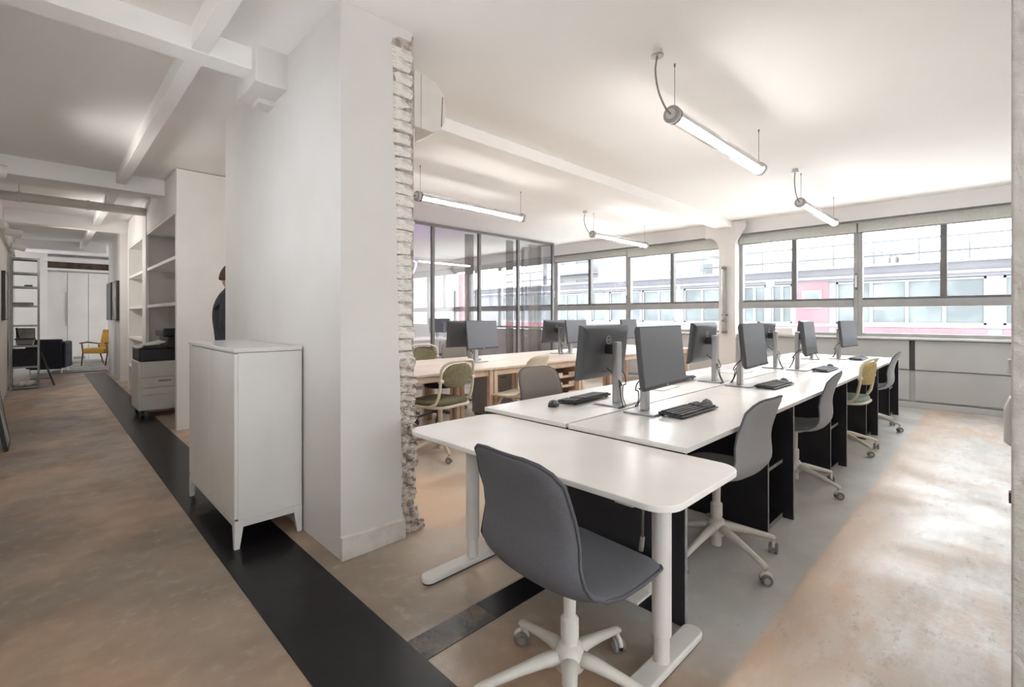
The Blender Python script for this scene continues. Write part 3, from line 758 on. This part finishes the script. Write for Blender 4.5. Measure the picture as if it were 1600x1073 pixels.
# chairs face local +y
c0 = shell_chair('grey upholstered swivel chair nearest the camera, at the sit-stand desk', 'fabric_grey', 'fabric_dark', (1.235, .985, 0), R(-94), R(75 + 94))
shA = shell_chair('light grey swivel chair at the nearest aisle desk', 'fabric_light', 'fabric_grey', (2.55, 1.045, 0), R(-3), R(246 + 3))
shB = clone(shA, 'light grey swivel chair second along the aisle', (4.0, 1.06, 0), R(4))
shD = clone(shA, 'light grey swivel chair farthest along the aisle, by the windows', (6.75, 1.035, 0), R(2))
shE = shell_chair('taupe swivel chair behind the nearest inner desk', 'fabric_taupe', 'fabric_grey', (2.72, 2.27, 0), R(172), 0)
shF = clone(shE, 'taupe swivel chair behind the birch tables near the glass', (4.25, 5.35, 0), R(170))
def make_frame_chair(label, loc, rz, back_m, seat_m, a0=0, pl='cream_plastic'):
    t = T('frame_chair', label, 'chair', loc, rz, 'plastic framed swivel chairs')
    # seat pad
    MB().prism(rrect(-.22, .22, -.20, .22, .11, 6), .475, .51).build('seat', seat_m, t, bevel=.012, seg=3)
    MB().prism(rrect(-.235, .235, -.215, .235, .12, 6), .455, .477).build('seat_pan', pl, t, bevel=.005)
    # back pad, curved and rounded
    mb = MB(); top = []; bot = []
    for j in range(9):
        s = -1 + 2*j/8; w = .20*(1 - abs(s)**3.2*.55)
        rowt = []; rowb = []
        for k in range(11):
            q = -1 + 2*k/10; x = w*q; yy = -.235 - .035*(s + 1)*.5 + .05*q*q; z = .735 + .11*s
            e = .012*math.sqrt(max(.05, 1 - abs(q)**5))*math.sqrt(max(.05, 1 - abs(s)**5))
            rowt.append((x, yy + e, z)); rowb.append((x, yy - e, z))
        top.append(rowt + list(reversed(rowb)))
    mb.ring(top).build('backrest', back_m, t, smooth=True, sub=1)
    # hoop of the frame
    pts = []
    for a in range(0, 181, 15):
        c, s = math.cos(R(a)), math.sin(R(a))
        q = c; x = .222*math.copysign(abs(c)**.55, c); pts.append((x, -.262 + .055*q*q,   .735 + .135*abs(s)**.6))
    hoop = [(.22, .0, .465), (.225, -.08, .470), (.226, -.15, .50), (.225, -.185, .56), (.223, -.20, .64)] + pts + [(-.223, -.20, .64), (-.225, -.185, .56), (-.226, -.15, .50), (-.225, -.08, .470), (-.22, .0, .465)]
    fr = MB().tube(hoop, .013, 8).build('frame', pl, t, smooth=True)
    for s in (-1, 1): MB().cyl((s*.195, -.205, .70), (s*.24, -.205, .70), .018, n=12).build('tilt_knob', pl, fr, bevel=.003)
    make_base(t, pl, a0, .445)
    return t
fC = make_frame_chair('cream framed chair with yellow backrest along the aisle', (5.46, 1.05, 0), R(-4), 'fabric_yellow', 'fabric_mint', R(240))
fO = make_frame_chair('cream framed chair with olive backrest at the near birch table', (2.60, 3.58, 0), R(12), 'fabric_olive', 'seat_olive', R(20))
fT = clone(fC, 'cream framed chair with tan backrest behind the inner desks', (4.92, 2.38, 0), R(176))
fP = clone(fO, 'cream framed chair behind the birch tables, back rising behind the monitor pair', (3.72, 5.30, 0), R(178))
# four-legged cream chair
wc = T('shell_chair', 'cream shell chair on four legs turned sideways at the birch table', 'chair', (3.55, 3.50, 0), R(10))
make_shell('seat_shell', 'cream_shell', wc)
for s in (-1, 1):
    MB().tube([(s*.13, .12, .435), (s*.20, .20, .22), (s*.21, .22, 0)], [.014, .012, .010], 10).build('leg', 'cream_plastic', wc, smooth=True)
    MB().tube([(s*.13, -.10, .435), (s*.20, -.20, .22), (s*.21, -.23, 0)], [.014, .012, .010], 10).build('leg', 'cream_plastic', wc, smooth=True)
B(-.14, .14, -.12, .14, .422, .436).build('seat_mount', 'cream_plastic', wc, bevel=.003)
# dark stool under the birch table
st = T('stool', 'dark round office stool under the near birch table', 'stool', (3.35, 4.62, 0))
MB().lathe([(.17, .43), (.19, .445), (.18, .475), (.10, .485)], n=24).build('seat', 'fabric_black', st, smooth=True)
make_base(st, 'steel', R(10), .42, .27)

# ------------------------------------------------------------------ birch tables
def make_table(label):
    t = T('birch_table', label, 'table', (0, 0, 0), 0, 'birch tables by the glass partition')
    B(.003, MOD - .003, 0, .62, TOP - .022, TOP).build('tabletop', 'birch', t, bevel=.003)
    B(.05, MOD - .05, .03, .05, TOP - .085, TOP - .022).build('apron', 'birch_edge', t, bevel=.002)
    B(.05, MOD - .05, .57, .59, TOP - .085, TOP - .022).build('apron', 'birch_edge', t, bevel=.002)
    for x in (.008, MOD - .056):
        for y in (.01, .56): B(x, x + .048, y, y + .048, 0, TOP - .022).build('leg', 'birch_edge', t, bevel=.003)
    return t
bt = make_table('')
wh = ['partly behind the brick edge', 'second from the brick edge', 'third from the brick edge', 'nearest the left windows']
for i in range(4):
    for j, sd in ((0, 'front'), (1, 'rear')):
        o = bt if (i == 0 and j == 0) else copy_tree(bt)
        o.location = (1.84 + MOD*i, 3.64 + .63*j, 0); o['label'] = 'pale birch table in the %s row, %s' % (sd, wh[i])
tr = T('drawer_tower', 'birch tower of open slotted trays under the birch table', 'drawers', (4.40, 3.74, 0))
for x in (0, .40): B(x, x + .02, 0, .36, 0, .63).build('side_panel', 'birch_edge', tr, bevel=.002)
B(.02, .40, .34, .36, 0, .63).build('back_panel', 'birch_edge', tr)
for k in range(5):
    z = .03 + .118*k
    s = B(.02, .40, .0, .34, z, z + .012).build('tray', 'birch', tr, bevel=.002)
    B(.02, .15, -.004, .01, z, z + .066).build('front_lip', 'birch', s, bevel=.004); B(.27, .40, -.004, .01, z, z + .066).build('front_lip', 'birch', s, bevel=.004)
    B(.15, .27, -.004, .01, z, z + .03).build('front_lip', 'birch', s, bevel=.004)
B(0, .42, 0, .36, .625, .64).build('top_panel', 'birch', tr)
pd = T('pedestal', 'small grey pedestal box under the birch table', 'pedestal', (3.95, 4.35, 0))
B(0, .32, 0, .40, .03, .56).build('body', 'frame_grey', pd, bevel=.004)
for k in range(3):
    d = B(.005, .315, -.015, .0, .04 + .17*k, .20 + .17*k).build('drawer', 'frame_grey', pd, bevel=.003)
    B(.11, .21, -.022, -.015, .15 + .17*k, .165 + .17*k).build('handle', 'frame_dark', d)
B(.02, .30, .02, .38, 0, .03).build('plinth', 'frame_dark', pd)
op = T('storage_crate', 'orange brown wooden crate under the birch table beside the bricks', 'crate', (2.02, 3.78, 0))
for x in (0, .33): B(x, x + .02, 0, .35, 0, .45).build('side', 'terracotta', op, bevel=.002)
for k in range(4): B(.0, .35, -.012, .0, .02 + .11*k, .11 + .11*k).build('slat', 'terracotta', op, bevel=.002)
B(.02, .33, .02, .33, .0, .02).build('bottom', 'terracotta', op)
# meeting room furniture behind the glass
mt = T('meeting_table', 'white meeting table seen through the glass partition', 'table', (4.6, 8.6, 0))
MB().prism(rrect(0, 2.4, 0, .9, .06), .71, .735).build('tabletop', 'desk_white', mt, bevel=.004)
for x in (.15, 2.2):
    for y in (.1, .76): B(x, x + .05, y, y + .05, 0, .71).build('leg', 'white_metal', mt, bevel=.003)
for x, y, a, lb in ((4.9, 8.3, 0, 'grey chair on the near left side of the meeting table'), (6.2, 8.3, 5, 'grey chair on the near right side of the meeting table'), (5.5, 9.75, 180, 'grey chair on the far side of the meeting table')):
    clone(shE, lb, (x, y, 0), R(a))
for x, y, a, lb in ((5.2, 9.0, 5, 'dark monitor on the left of the meeting table'), (6.5, 9.05, -6, 'dark monitor on the right of the meeting table')):
    m = copy_tree(mon); m.location = (x, y, .735); m.rotation_euler = (0, 0, R(a)); m['label'] = lb
# white box on the sill
o = B(-.10, .10, -.15, .15, 0, .11).build('storage_box', 'paper', loc=(XW - .0, 2.43, SILL), bevel=.004); tag(o, 'white box standing on the window sill behind the monitors', 'box')
# small things on the right wall
o = T('jamb_bracket', 'small white folded bracket on the right door jamb', 'bracket', (1.93, -.0285, .90))
MB().prism([(0, 0), (.016, .012), (.016, .10), (.004, .135), (0, .135)], -.03, .03, 'x').build('plate', 'white_metal', o, bevel=.002)
B(-.02, .02, 0, .008, .20, .24).build('clip', 'white_metal', o, bevel=.002)
B(-.015, .015, 0, .006, -.16, -.13).build('stop', 'black_plastic', o, bevel=.002)

# ------------------------------------------------------------------ corridor objects
# printer
pn = T('office_printer', 'white and black office printer standing before the bookcase', 'printer', (.835, 7.36, 0))
B(.0, .48, .0, .62, .09, .70).build('body', 'printer_white', pn, bevel=.02, seg=3)
for z0, z1 in ((.10, .28), (.285, .37), (.375, .50), (.505, .69)):
    d = B(.03, .47, -.012, .005, z0, z1).build('tray', 'printer_white', pn, bevel=.006)
    if z0 in (.375,): 
        B(.20, .33, -.016, -.011, .445, .465).build('grip', 'cable_grey', d); B(.37, .43, -.016, -.011, .445, .465).build('grip', 'cable_grey', d)
B(.01, .48, .0, .62, .70, .86).build('output_bay', 'printer_black', pn, bevel=.012)
B(.30, .48, -.03, .62, .86, 1.0).build('scanner', 'printer_black', pn, bevel=.012)
B(.25, .50, .0, .60, 1.0, 1.10).build('document_feeder', 'printer_black', pn, bevel=.02)
MB().prism([(-.01, .86), (.28, .93), (.28, .945), (-.01, .875)], .02, .50, 'y').build('paper_tray', 'printer_white', pn, bevel=.003)
B(.05, .28, -.06, .06, .86, .90).build('control_panel', 'printer_black', pn, bevel=.006)
for x in (.05, .43):
    for y in (.06, .56): MB().cyl((x - .015, y, .045), (x + .015, y, .045), .045, n=14).build('caster', 'black_plastic', pn)
# steel shelving
sv = T('steel_shelving', 'tall steel shelving rack at the far end of the left wall', 'shelving', (-.395, 11.76, 0))
SW, SD, SH = .365, .40, 2.28
for x in (0, SW - .03):
    for y in (0, SD - .03): B(x, x + .03, y, y + .03, 0, SH).build('upright', 'steel', sv, bevel=.002)
for z in (.02, .37, .73, 1.085, 1.42, 1.75, 1.99, 2.24):
    s = B(.005, SW - .005, .005, SD - .005, z, z + .018).build('shelf', 'shelf_dark', sv)
    B(.0, SW, -.002, .005, z - .005, z + .028).build('front_rail', 'steel', s)
tag(B(.035, SW - .035, .02, SD - .04, 0, .30).build('storage_box', 'fabric_black', loc=(-.395, 11.76, .390), bevel=.006), 'black storage box on the steel shelving', 'box')
tag(B(0, .25, 0, .28, 0, .06).build('document_pile', 'book_grey', loc=(-.36, 11.80, 1.44), bevel=.004), 'grey pile of documents on the middle steel shelf', 'documents')
tag(B(0, .10, 0, .16, 0, .035).build('tape_box', 'black_plastic', loc=(-.22, 11.82, 1.77), bevel=.004), 'small dark box on an upper steel shelf', 'box')
lt = T('laptop_tray', 'dark folded laptop stand on the steel shelving', 'laptop stand', (-.34, 11.80, .75))
B(0, .26, 0, .22, .10, .125).build('plate', 'black_plastic', lt, bevel=.003)
for x in (.02, .22): MB().tube([(x, .02, 0), (x + .02, .11, .10)], .008, 8).build('support', 'white_metal', lt)
MB().tube([(.02, .10, .31), (.05, .11, .13)], .012, 8).build('screen_edge', 'black_plastic', lt)
fp = T('framed_print', 'small framed print standing on a steel shelf', 'picture', (-.33, 12.07, .7485))
B(0, .24, 0, .015, .0, .30).build('frame', 'picture_black', fp); B(.012, .228, -.003, 0, .012, .288).build('print', 'picture_paper', fp)
# reuse of space under the rack: white shoes-like roll
rl = T('paper_rolls', 'white paper rolls lying on the lowest steel shelf', 'paper roll', (-.30, 11.82, .04))
for k in range(2): MB().cyl((.04 + .09*k, .0, .045), (.08 + .09*k, .26, .045), .04, n=14).build('roll', 'paper', rl, smooth=True)
# wall lamp and conduit on the left wall
wl = T('wall_spot', 'white spotlight on the left wall above the steel rack', 'lamp', (LW, 11.2, 2.42))
MB().cyl((0, 0, 0), (.09, 0, 0), .03, n=12).build('arm', 'white_metal', wl); MB().cyl((.06, -.06, -.03), (.22, -.02, -.05), .045, .055, n=16).build('head', 'white_metal', wl, smooth=False, bevel=.004)
wl_fill = copy_tree(wl); wl_fill.location = (LW, 5.4, 2.42); wl_fill['label'] = 'white spotlight on the left wall beside the camera, first of the row'  # extra spotlight out of view, added to brighten the near corridor
wl2 = copy_tree(wl); wl2.location = (LW, 9.3, 2.42); wl2['label'] = 'white spotlight on the left wall nearer the camera'
for yy in (5.4, 9.3, 11.2):  # the nearest light belongs to the added fill spot
    sl = bpy.data.lights.new('spot_light', 'SPOT'); sl.energy = 18 if yy < 6 else 30; sl.color = (1, .96, .91); sl.spot_size = R(170); sl.spot_blend = 1.0; sl.shadow_soft_size = .12
    so = bpy.data.objects.new('spot_light', sl); C.objects.link(so); so.location = (LW + .24, yy - .02, 2.37); so.rotation_euler = (0, R(-70), 0)
cdn = T('wall_conduit', 'white boxed conduit on the left wall', 'conduit', (LW, 9.7, 2.45))
B(0, .05, 0, 3.5, 0, .16).build('box', 'white_plastic', cdn, bevel=.006); MB().cyl((.04, -.2, -.05), (.04, 3.3, -.05), .02, n=10).build('tube', 'white_plastic', cdn, smooth=True)
# pictures
def picture(label, loc, rz, w, h, d=.03, lean=0):
    t = T('picture_frame', label, 'picture', loc, rz, 'black picture frames')
    t.rotation_euler = (lean, 0, rz)
    for a in ((0, w, 0, .02), (0, w, h - .02, h)): B(a[0], a[1], 0, d, a[2], a[3]).build('frame_bar', 'picture_black', t)
    for a in ((0, .02), (w - .02, w)): B(a[0], a[1], 0, d, .02, h - .02).build('frame_bar', 'picture_black', t)
    B(.02, w - .02, .012, d - .004, .02, h - .02).build('print', 'picture_paper' if w < .9 else 'picture_black', t)
    return t
picture('black framed picture on the corridor wall, the nearer of two', (1.078, 12.06, 1.18), R(90), .78, .78, .05)
picture('black framed picture on the corridor wall, the farther of two', (1.078, 13.12, 1.18), R(90), .9, .80, .05)
picture('large black framed picture hanging on the left wall', (LW + .002, 10.75, 1.20), R(-90), .72, .72, .04)
picture('dark frame leaning on the left wall at the picture edge', (-.255, 6.95, .0), R(-90), .50, .70, .03, R(8))
# armchairs
ma = T('mustard_armchair', 'mustard armchair with dark wooden arms at the corridor end', 'armchair', (1.12, 16.2, 0), R(138))
MB().prism(rrect(-.28, .28, -.28, .30, .06), .32, .45).build('seat_cushion', 'fabric_mustard', ma, bevel=.03, seg=3)
B(-.27, .27, -.06, .06, 0, .52).build('back_cushion', 'fabric_mustard', ma, bevel=.03, seg=3, loc=(0, -.26, .40), rot=(R(14), 0, 0))
for s in (-1, 1):
    MB().tube([(s*.30, .28, .58), (s*.30, .24, .34), (s*.29, .30, 0)], [.016, .02, .012], 8).build('leg', 'walnut', ma, smooth=True)
    MB().tube([(s*.30, -.24, .52), (s*.29, -.28, .30), (s*.28, -.38, 0)], [.016, .02, .012], 8).build('leg', 'walnut', ma, smooth=True)
    MB().tube([(s*.30, .34, .58), (s*.31, .1, .60), (s*.30, -.28, .54)], [.014, .02, .014], 8).build('armrest', 'walnut', ma, smooth=True)
da = T('dark_armchair', 'dark charcoal club armchair beside the steel rack', 'armchair', (.12, 14.9, 0), R(-12))
da.scale = (.70, .80, .94)
B(-.38, .38, -.36, .36, .12, .42).build('seat_base', 'fabric_black', da, bevel=.03, seg=3)
B(-.38, .38, -.42, -.22, .10, .80).build('backrest', 'fabric_black', da, bevel=.05, seg=3)
for s in (-1, 1): B(s*.38 - .09, s*.38 + .09, -.40, .38, .12, .74).build('armrest', 'fabric_black', da, bevel=.05, seg=3)
B(-.27, .27, -.2, .36, .42, .52).build('seat_cushion', 'fabric_black', da, bevel=.03, seg=3)
for s in (-1, 1):
    for y in (-.36, .33): MB().cyl((s*.36, y, 0), (s*.36, y, .13), .014, .02, n=10).build('leg', 'white_metal', da)
rg = MB().prism(rrect(.15, 2.6, 14.5, 17.0, .02), -.004, .010).build('rug', 'rug_grey'); tag(rg, 'grey patterned rug under the two armchairs', 'rug')
ts = T('folded_easel', 'dark wooden easel leg leaning beside the steel rack', 'easel', (.0, 12.3, 0))
MB().tube([(-.02, .1, .60), (.16, -.25, .0)], .014, 8).build('leg', 'picture_black', ts); MB().tube([(-.02, .1, .60), (-.06, .45, .0)], .014, 8).build('leg', 'picture_black', ts)
MB().tube([(-.16, -.02, .12), (.10, -.02, .12)], .012, 8).build('crossbar', 'steel', ts)

# person behind the wall block ------------------------------------------------
def skin_body(name, verts, edges, m, parent, sub=2):
    me = bpy.data.meshes.new(name); me.from_pydata([v[0] for v in verts], edges, []); me.materials.append(M[m])
    o = bpy.data.objects.new(name, me); C.objects.link(o); o.parent = parent
    sk = o.modifiers.new('skin', 'SKIN'); sk.use_smooth_shade = True
    for i, v in enumerate(verts):
        s = me.skin_vertices[0].data[i]; rd = v[1]
        s.radius = rd if isinstance(rd, tuple) else (rd, rd); s.use_root = (i == 0)
    sb = o.modifiers.new('sub', 'SUBSURF'); sb.levels = sub; sb.render_levels = sub
    return o
pe = T('person', 'person in a dark grey jacket standing behind the wall block, mostly hidden', 'person', (1.36, 5.50, 0), R(-20))
# faces local +x ; one continuous figure
Vb = [((0, 0, .95), (.15, .11)), ((0, 0, 1.12), (.145, .10)), ((-.01, 0, 1.30), (.165, .115)), ((0, 0, 1.43), (.14, .09)), ((.01, 0, 1.52), .058), ((.02, 0, 1.58), .055),
      ((0, .19, 1.42), .062), ((-.02, .235, 1.15), .05), ((.08, .22, .93), .042), ((.15, .20, .86), .035),
      ((0, -.19, 1.42), .062), ((-.02, -.235, 1.15), .05), ((.08, -.22, .93), .042), ((.15, -.20, .86), .035),
      ((0, .09, .86), .095), ((.01, .10, .50), .065), ((0, .10, .10), .045), ((.14, .10, .045), .038),
      ((0, -.09, .86), .095), ((.01, -.10, .50), .065), ((0, -.10, .10), .045), ((.14, -.10, .045), .038)]
Eb = [(0,1),(1,2),(2,3),(3,4),(4,5),(3,6),(6,7),(7,8),(8,9),(3,10),(10,11),(11,12),(12,13),(0,14),(14,15),(15,16),(16,17),(0,18),(18,19),(19,20),(20,21)]
skin_body('body', Vb, Eb, 'jacket', pe)
hd = MB()
rings = []
for i in range(11):
    t = i/10; z = 1.545 + .225*t; w = math.sin(PI*(.14 + .82*t))**.55
    rings.append([(.03 + (.094 if math.cos(a) > 0 else .098)*w*math.cos(a) + (.012 if i == 5 and abs(a) < .3 else 0), .074*w*math.sin(a), z) for a in [2*PI*k/20 for k in range(20)]])
head = hd.ring(rings).build('head', 'skin', pe, smooth=True, sub=1)
MB().ring([[(.118, -.012, 1.64), (.118, .012, 1.64), (.121, .006, 1.675)], [(.142, -.008, 1.642), (.142, .008, 1.642), (.128, .003, 1.672)]]).build('nose', 'skin', head, smooth=True)
for s in (-1, 1):
    MB().lathe([(.002, -.008), (.009, 0), (.002, .008)], (.112, s*.032, 1.675), 10).build('eye', 'hair', head)
    MB().lathe([(.006, -.03), (.016, 0), (.010, .028)], (.02, s*.078, 1.655), 10).build('ear', 'skin', head, smooth=True)
B(.112, .122, -.022, .022, 1.600, 1.607).build('mouth', 'terracotta', head)
rings = []
for i in range(8):
    t = i/7; z = 1.62 + .165*t; w = math.cos(PI/2*t*.92)**.6
    rings.append([(.005 + (.105*min(1, .55 + .45*t))*w*math.cos(a) if math.cos(a) > 0 and t < .55 and False else .012 - .012 + (.095 if math.cos(a) < 0 else (.03 if t < .45 else .112))*w*math.cos(a), .084*w*math.sin(a), z) for a in [2*PI*k/20 for k in range(20)]])
MB().ring(rings).build('hair', 'hair', pe, smooth=True, sub=1)
for s in (-1, 1):
    hb = T('hand', None, None); hb.parent = pe; hb.location = (.16, s*.20, .85)
    skin_body('palm', [((0,0,0), .034), ((.05, 0, -.03), (.036, .018)), ((.085, 0, -.05), (.036, .016))], [(0,1),(1,2)], 'skin', hb, 1)
    for k in range(4):
        yy = -.027 + .018*k; ln = (.06, .072, .068, .052)[k]
        skin_body('finger', [((.08, yy, -.05), .009), ((.08 + ln*.6, yy, -.06), .0085), ((.08 + ln, yy, -.085), .007)], [(0,1),(1,2)], 'skin', hb, 1)
    skin_body('thumb', [((.02, -s*.025, -.01), .011), ((.05, -s*.05, -.015), .010), ((.075, -s*.055, -.03), .008)], [(0,1),(1,2)], 'skin', hb, 1)

# ------------------------------------------------------------------ outside: building across the court
XF = 20.0
ob = T('opposite_building', 'low white building across the courtyard with red panels', 'building', (XF, 0, 0))
B(0, 8.0, -12, 34, .45, 1.0).build('wall_below', 'facade', ob)
B(0.02, 8.0, -12, 34, -7, .45).build('lower_storeys', 'pale_render', ob)  # out of view, made pale to bounce daylight onto the ceiling
B(.0, 8.0, -12, 24, 2.47, 2.93).build('wall_above', 'facade', ob)
B(.45, 8.0, -12, 24, .99, 2.48).build('inner_wall', 'facade', ob)
B(-.25, 8.2, -12, 24, 2.93, 3.0).build('roof_edge', 'roof_grey', ob)
B(-.12, .1, -12, 24, 2.58, 2.66).build('cornice', 'facade_frame', ob)
B(-.03, .02, -12, 24, .90, 1.0).build('sill_band', 'facade_frame', ob)
# windows (y0, y1, mullions)
wins = [(-7.2, -3.8, 3), (-3.6, -.13, 3), (.22, 4.0, None), (5.39, 6.10, 1), (6.30, 7.16, 1), (8.04, 9.62, 1), (10.01, 11.65, 1), (11.74, 12.32, 0), (12.71, 13.47, 0), (13.71, 14.52, 0), (14.93, 16.90, 2), (17.2, 19.0, 1), (19.3, 21.2, 1)]
def facade_window(y0, y1, mull, z0=1.0, z1=2.45):
    w = T('window', None, None); w.parent = ob
    f = .06
    B(.05, .15, y0, y0 + f, z0, z1).build('frame', 'facade_frame', w); B(.05, .15, y1 - f, y1, z0, z1).build('frame', 'facade_frame', w)
    B(.05, .15, y0, y1, z0, z0 + f).build('frame', 'facade_frame', w); B(.05, .15, y0, y1, z1 - f, z1).build('frame', 'facade_frame', w)
    ms = [1.16, 2.06, 3.0] if mull is None else [y0 + (y1 - y0)*(k + 1)/(mull + 1) for k in range(mull)]
    for y in ms: B(.06, .15, y - .045, y + .045, z0 + f, z1 - f).build('mullion', 'facade_frame', w)
    ys = [y0 + f] + sum([[y - .045, y + .045] for y in ms], []) + [y1 - f]
    for k in range(0, len(ys), 2): B(.10, .12, ys[k], ys[k+1], z0 + f, z1 - f).build('pane', 'facade_pane', w)
for w in wins: facade_window(*w)
edges = sorted(wins); prev = -12
for y0, y1, _ in edges + [(24, 24, 0)]:
    if y0 - prev > .01 and not (prev < 4.5 < y0): B(.0, .46, prev, y0, .99, 2.48).build('pilaster', 'facade', ob)
    prev = max(prev, y1)
for y0, y1 in ((4.0, 4.22), (5.24, 5.39)): B(.0, .46, y0, y1, .99, 2.48).build('pilaster', 'facade', ob)
rp = B(-.02, .40, 4.22, 5.24, -2.0, 2.5).build('red_panel', 'facade_red', ob)
fw = T('small_window', None, None); fw.parent = ob
B(-.05, -.02, 4.42, 5.05, 1.55, 2.2).build('frame', 'facade_frame', fw); B(-.06, -.05, 4.52, 4.95, 1.65, 2.1).build('pane', 'facade_pane', fw)
for y0, y1 in ((.22, 4.0), (-3.6, -.13), (-7.2, -3.8)): B(-.03, .01, y0, y1, .2, .88).build('red_spandrel', 'facade_red', ob)
B(-.02, 1.2, 24.6, 26.2, -2.0, 4.1).build('red_panel', 'facade_red', ob)
rl = T('roof_railing', 'thin metal railing along the roof opposite', 'railing', (XF + .6, 0, 3.0))
for z in (.36, .83): MB().cyl((0, -8, z), (0, 9.0, z), .034, n=6).build('rail', 'rail_metal', rl)
for k in range(14): MB().cyl((0, -6.6 + 1.2*k, 0), (0, -6.6 + 1.2*k, .86), .03, n=6).build('post', 'rail_metal', rl)
cv = T('roof_chimney', 'metal vent stack on the roof opposite', 'chimney', (XF + 3, 2.75, 2.99))
MB().lathe([(.16, 0), (.16, .5), (.12, .52), (.12, .85)], n=14).build('stack', 'steel', cv); MB().lathe([(.20, .88), (.20, .98)], n=14).build('cap', 'steel', cv)
for (y, w, h, lb) in ((3.4, .6, .72, 'pale cabinet on the roof left of the vent stack'), (2.3, .35, .55, 'small cabinet on the roof right of the vent stack'), (5.9, .5, .5, 'roof unit behind the first mullion'), (5.2, .9, .22, 'low roof unit near the red doorway'), (12.9, .3, .8, 'roof duct seen through the left windows'), (11.7, .9, .55, 'air handling unit on the roof, left windows'), (10.6, .9, .40, 'low air handling unit on the roof, left windows')):
    t = T('roof_unit', lb, 'roof unit', (XF + 3, y, 2.99)); B(-.3, .3, -w/2, w/2, .04, h).build('body', 'roof_grey', t, bevel=.02); B(-.32, .32, -w/2 - .02, w/2 + .02, h, h + .03).build('lid', 'steel', t); B(-.25, .25, -w/2 + .03, w/2 - .03, 0, .04).build('plinth', 'roof_grey', t)
tb = T('apartment_block', 'tall pale apartment block far behind the left windows', 'building', (34, 24, 0))
B(0, 8, 0, 9, -7, 11).build('wall', 'render_white', tb)
for k in range(4):
    s = B(-.9, .0, .0, 9, 2.6 + 2.3*k, 2.75 + 2.3*k).build('balcony_slab', 'facade', tb)
    B(-.9, -.86, .0, 9, 2.75 + 2.3*k, 3.5 + 2.3*k).build('balcony_front', 'facade_frame', s)
    for j in range(3):
        w = B(-.02, .05, 1.0 + 2.8*j, 2.4 + 2.8*j, 2.8 + 2.3*k, 4.5 + 2.3*k).build('window', 'facade_pane', tb)
tb2 = T('rendered_tower', 'white rendered tower behind the opposite roof', 'building', (32, 12.2, 0))
B(0, 6, 0, 4.2, -7, 12).build('wall', 'render_white', tb2)
for k in range(4): B(-.03, .02, 1.2, 2.0, 3.4 + 2.2*k, 4.8 + 2.2*k).build('window', 'facade_pane', tb2)
for k in range(4): B(-.05, .0, 0, 4.2, 2.9 + 2.2*k, 3.0 + 2.2*k).build('string_course', 'facade', tb2)
g = B(9.2, 80, -60, 80, -7.2, -7).build('courtyard_ground', 'court_pale'); tag(g, 'grey courtyard ground far below', kind='structure')  # kept pale so it reflects sky light up to the ceiling
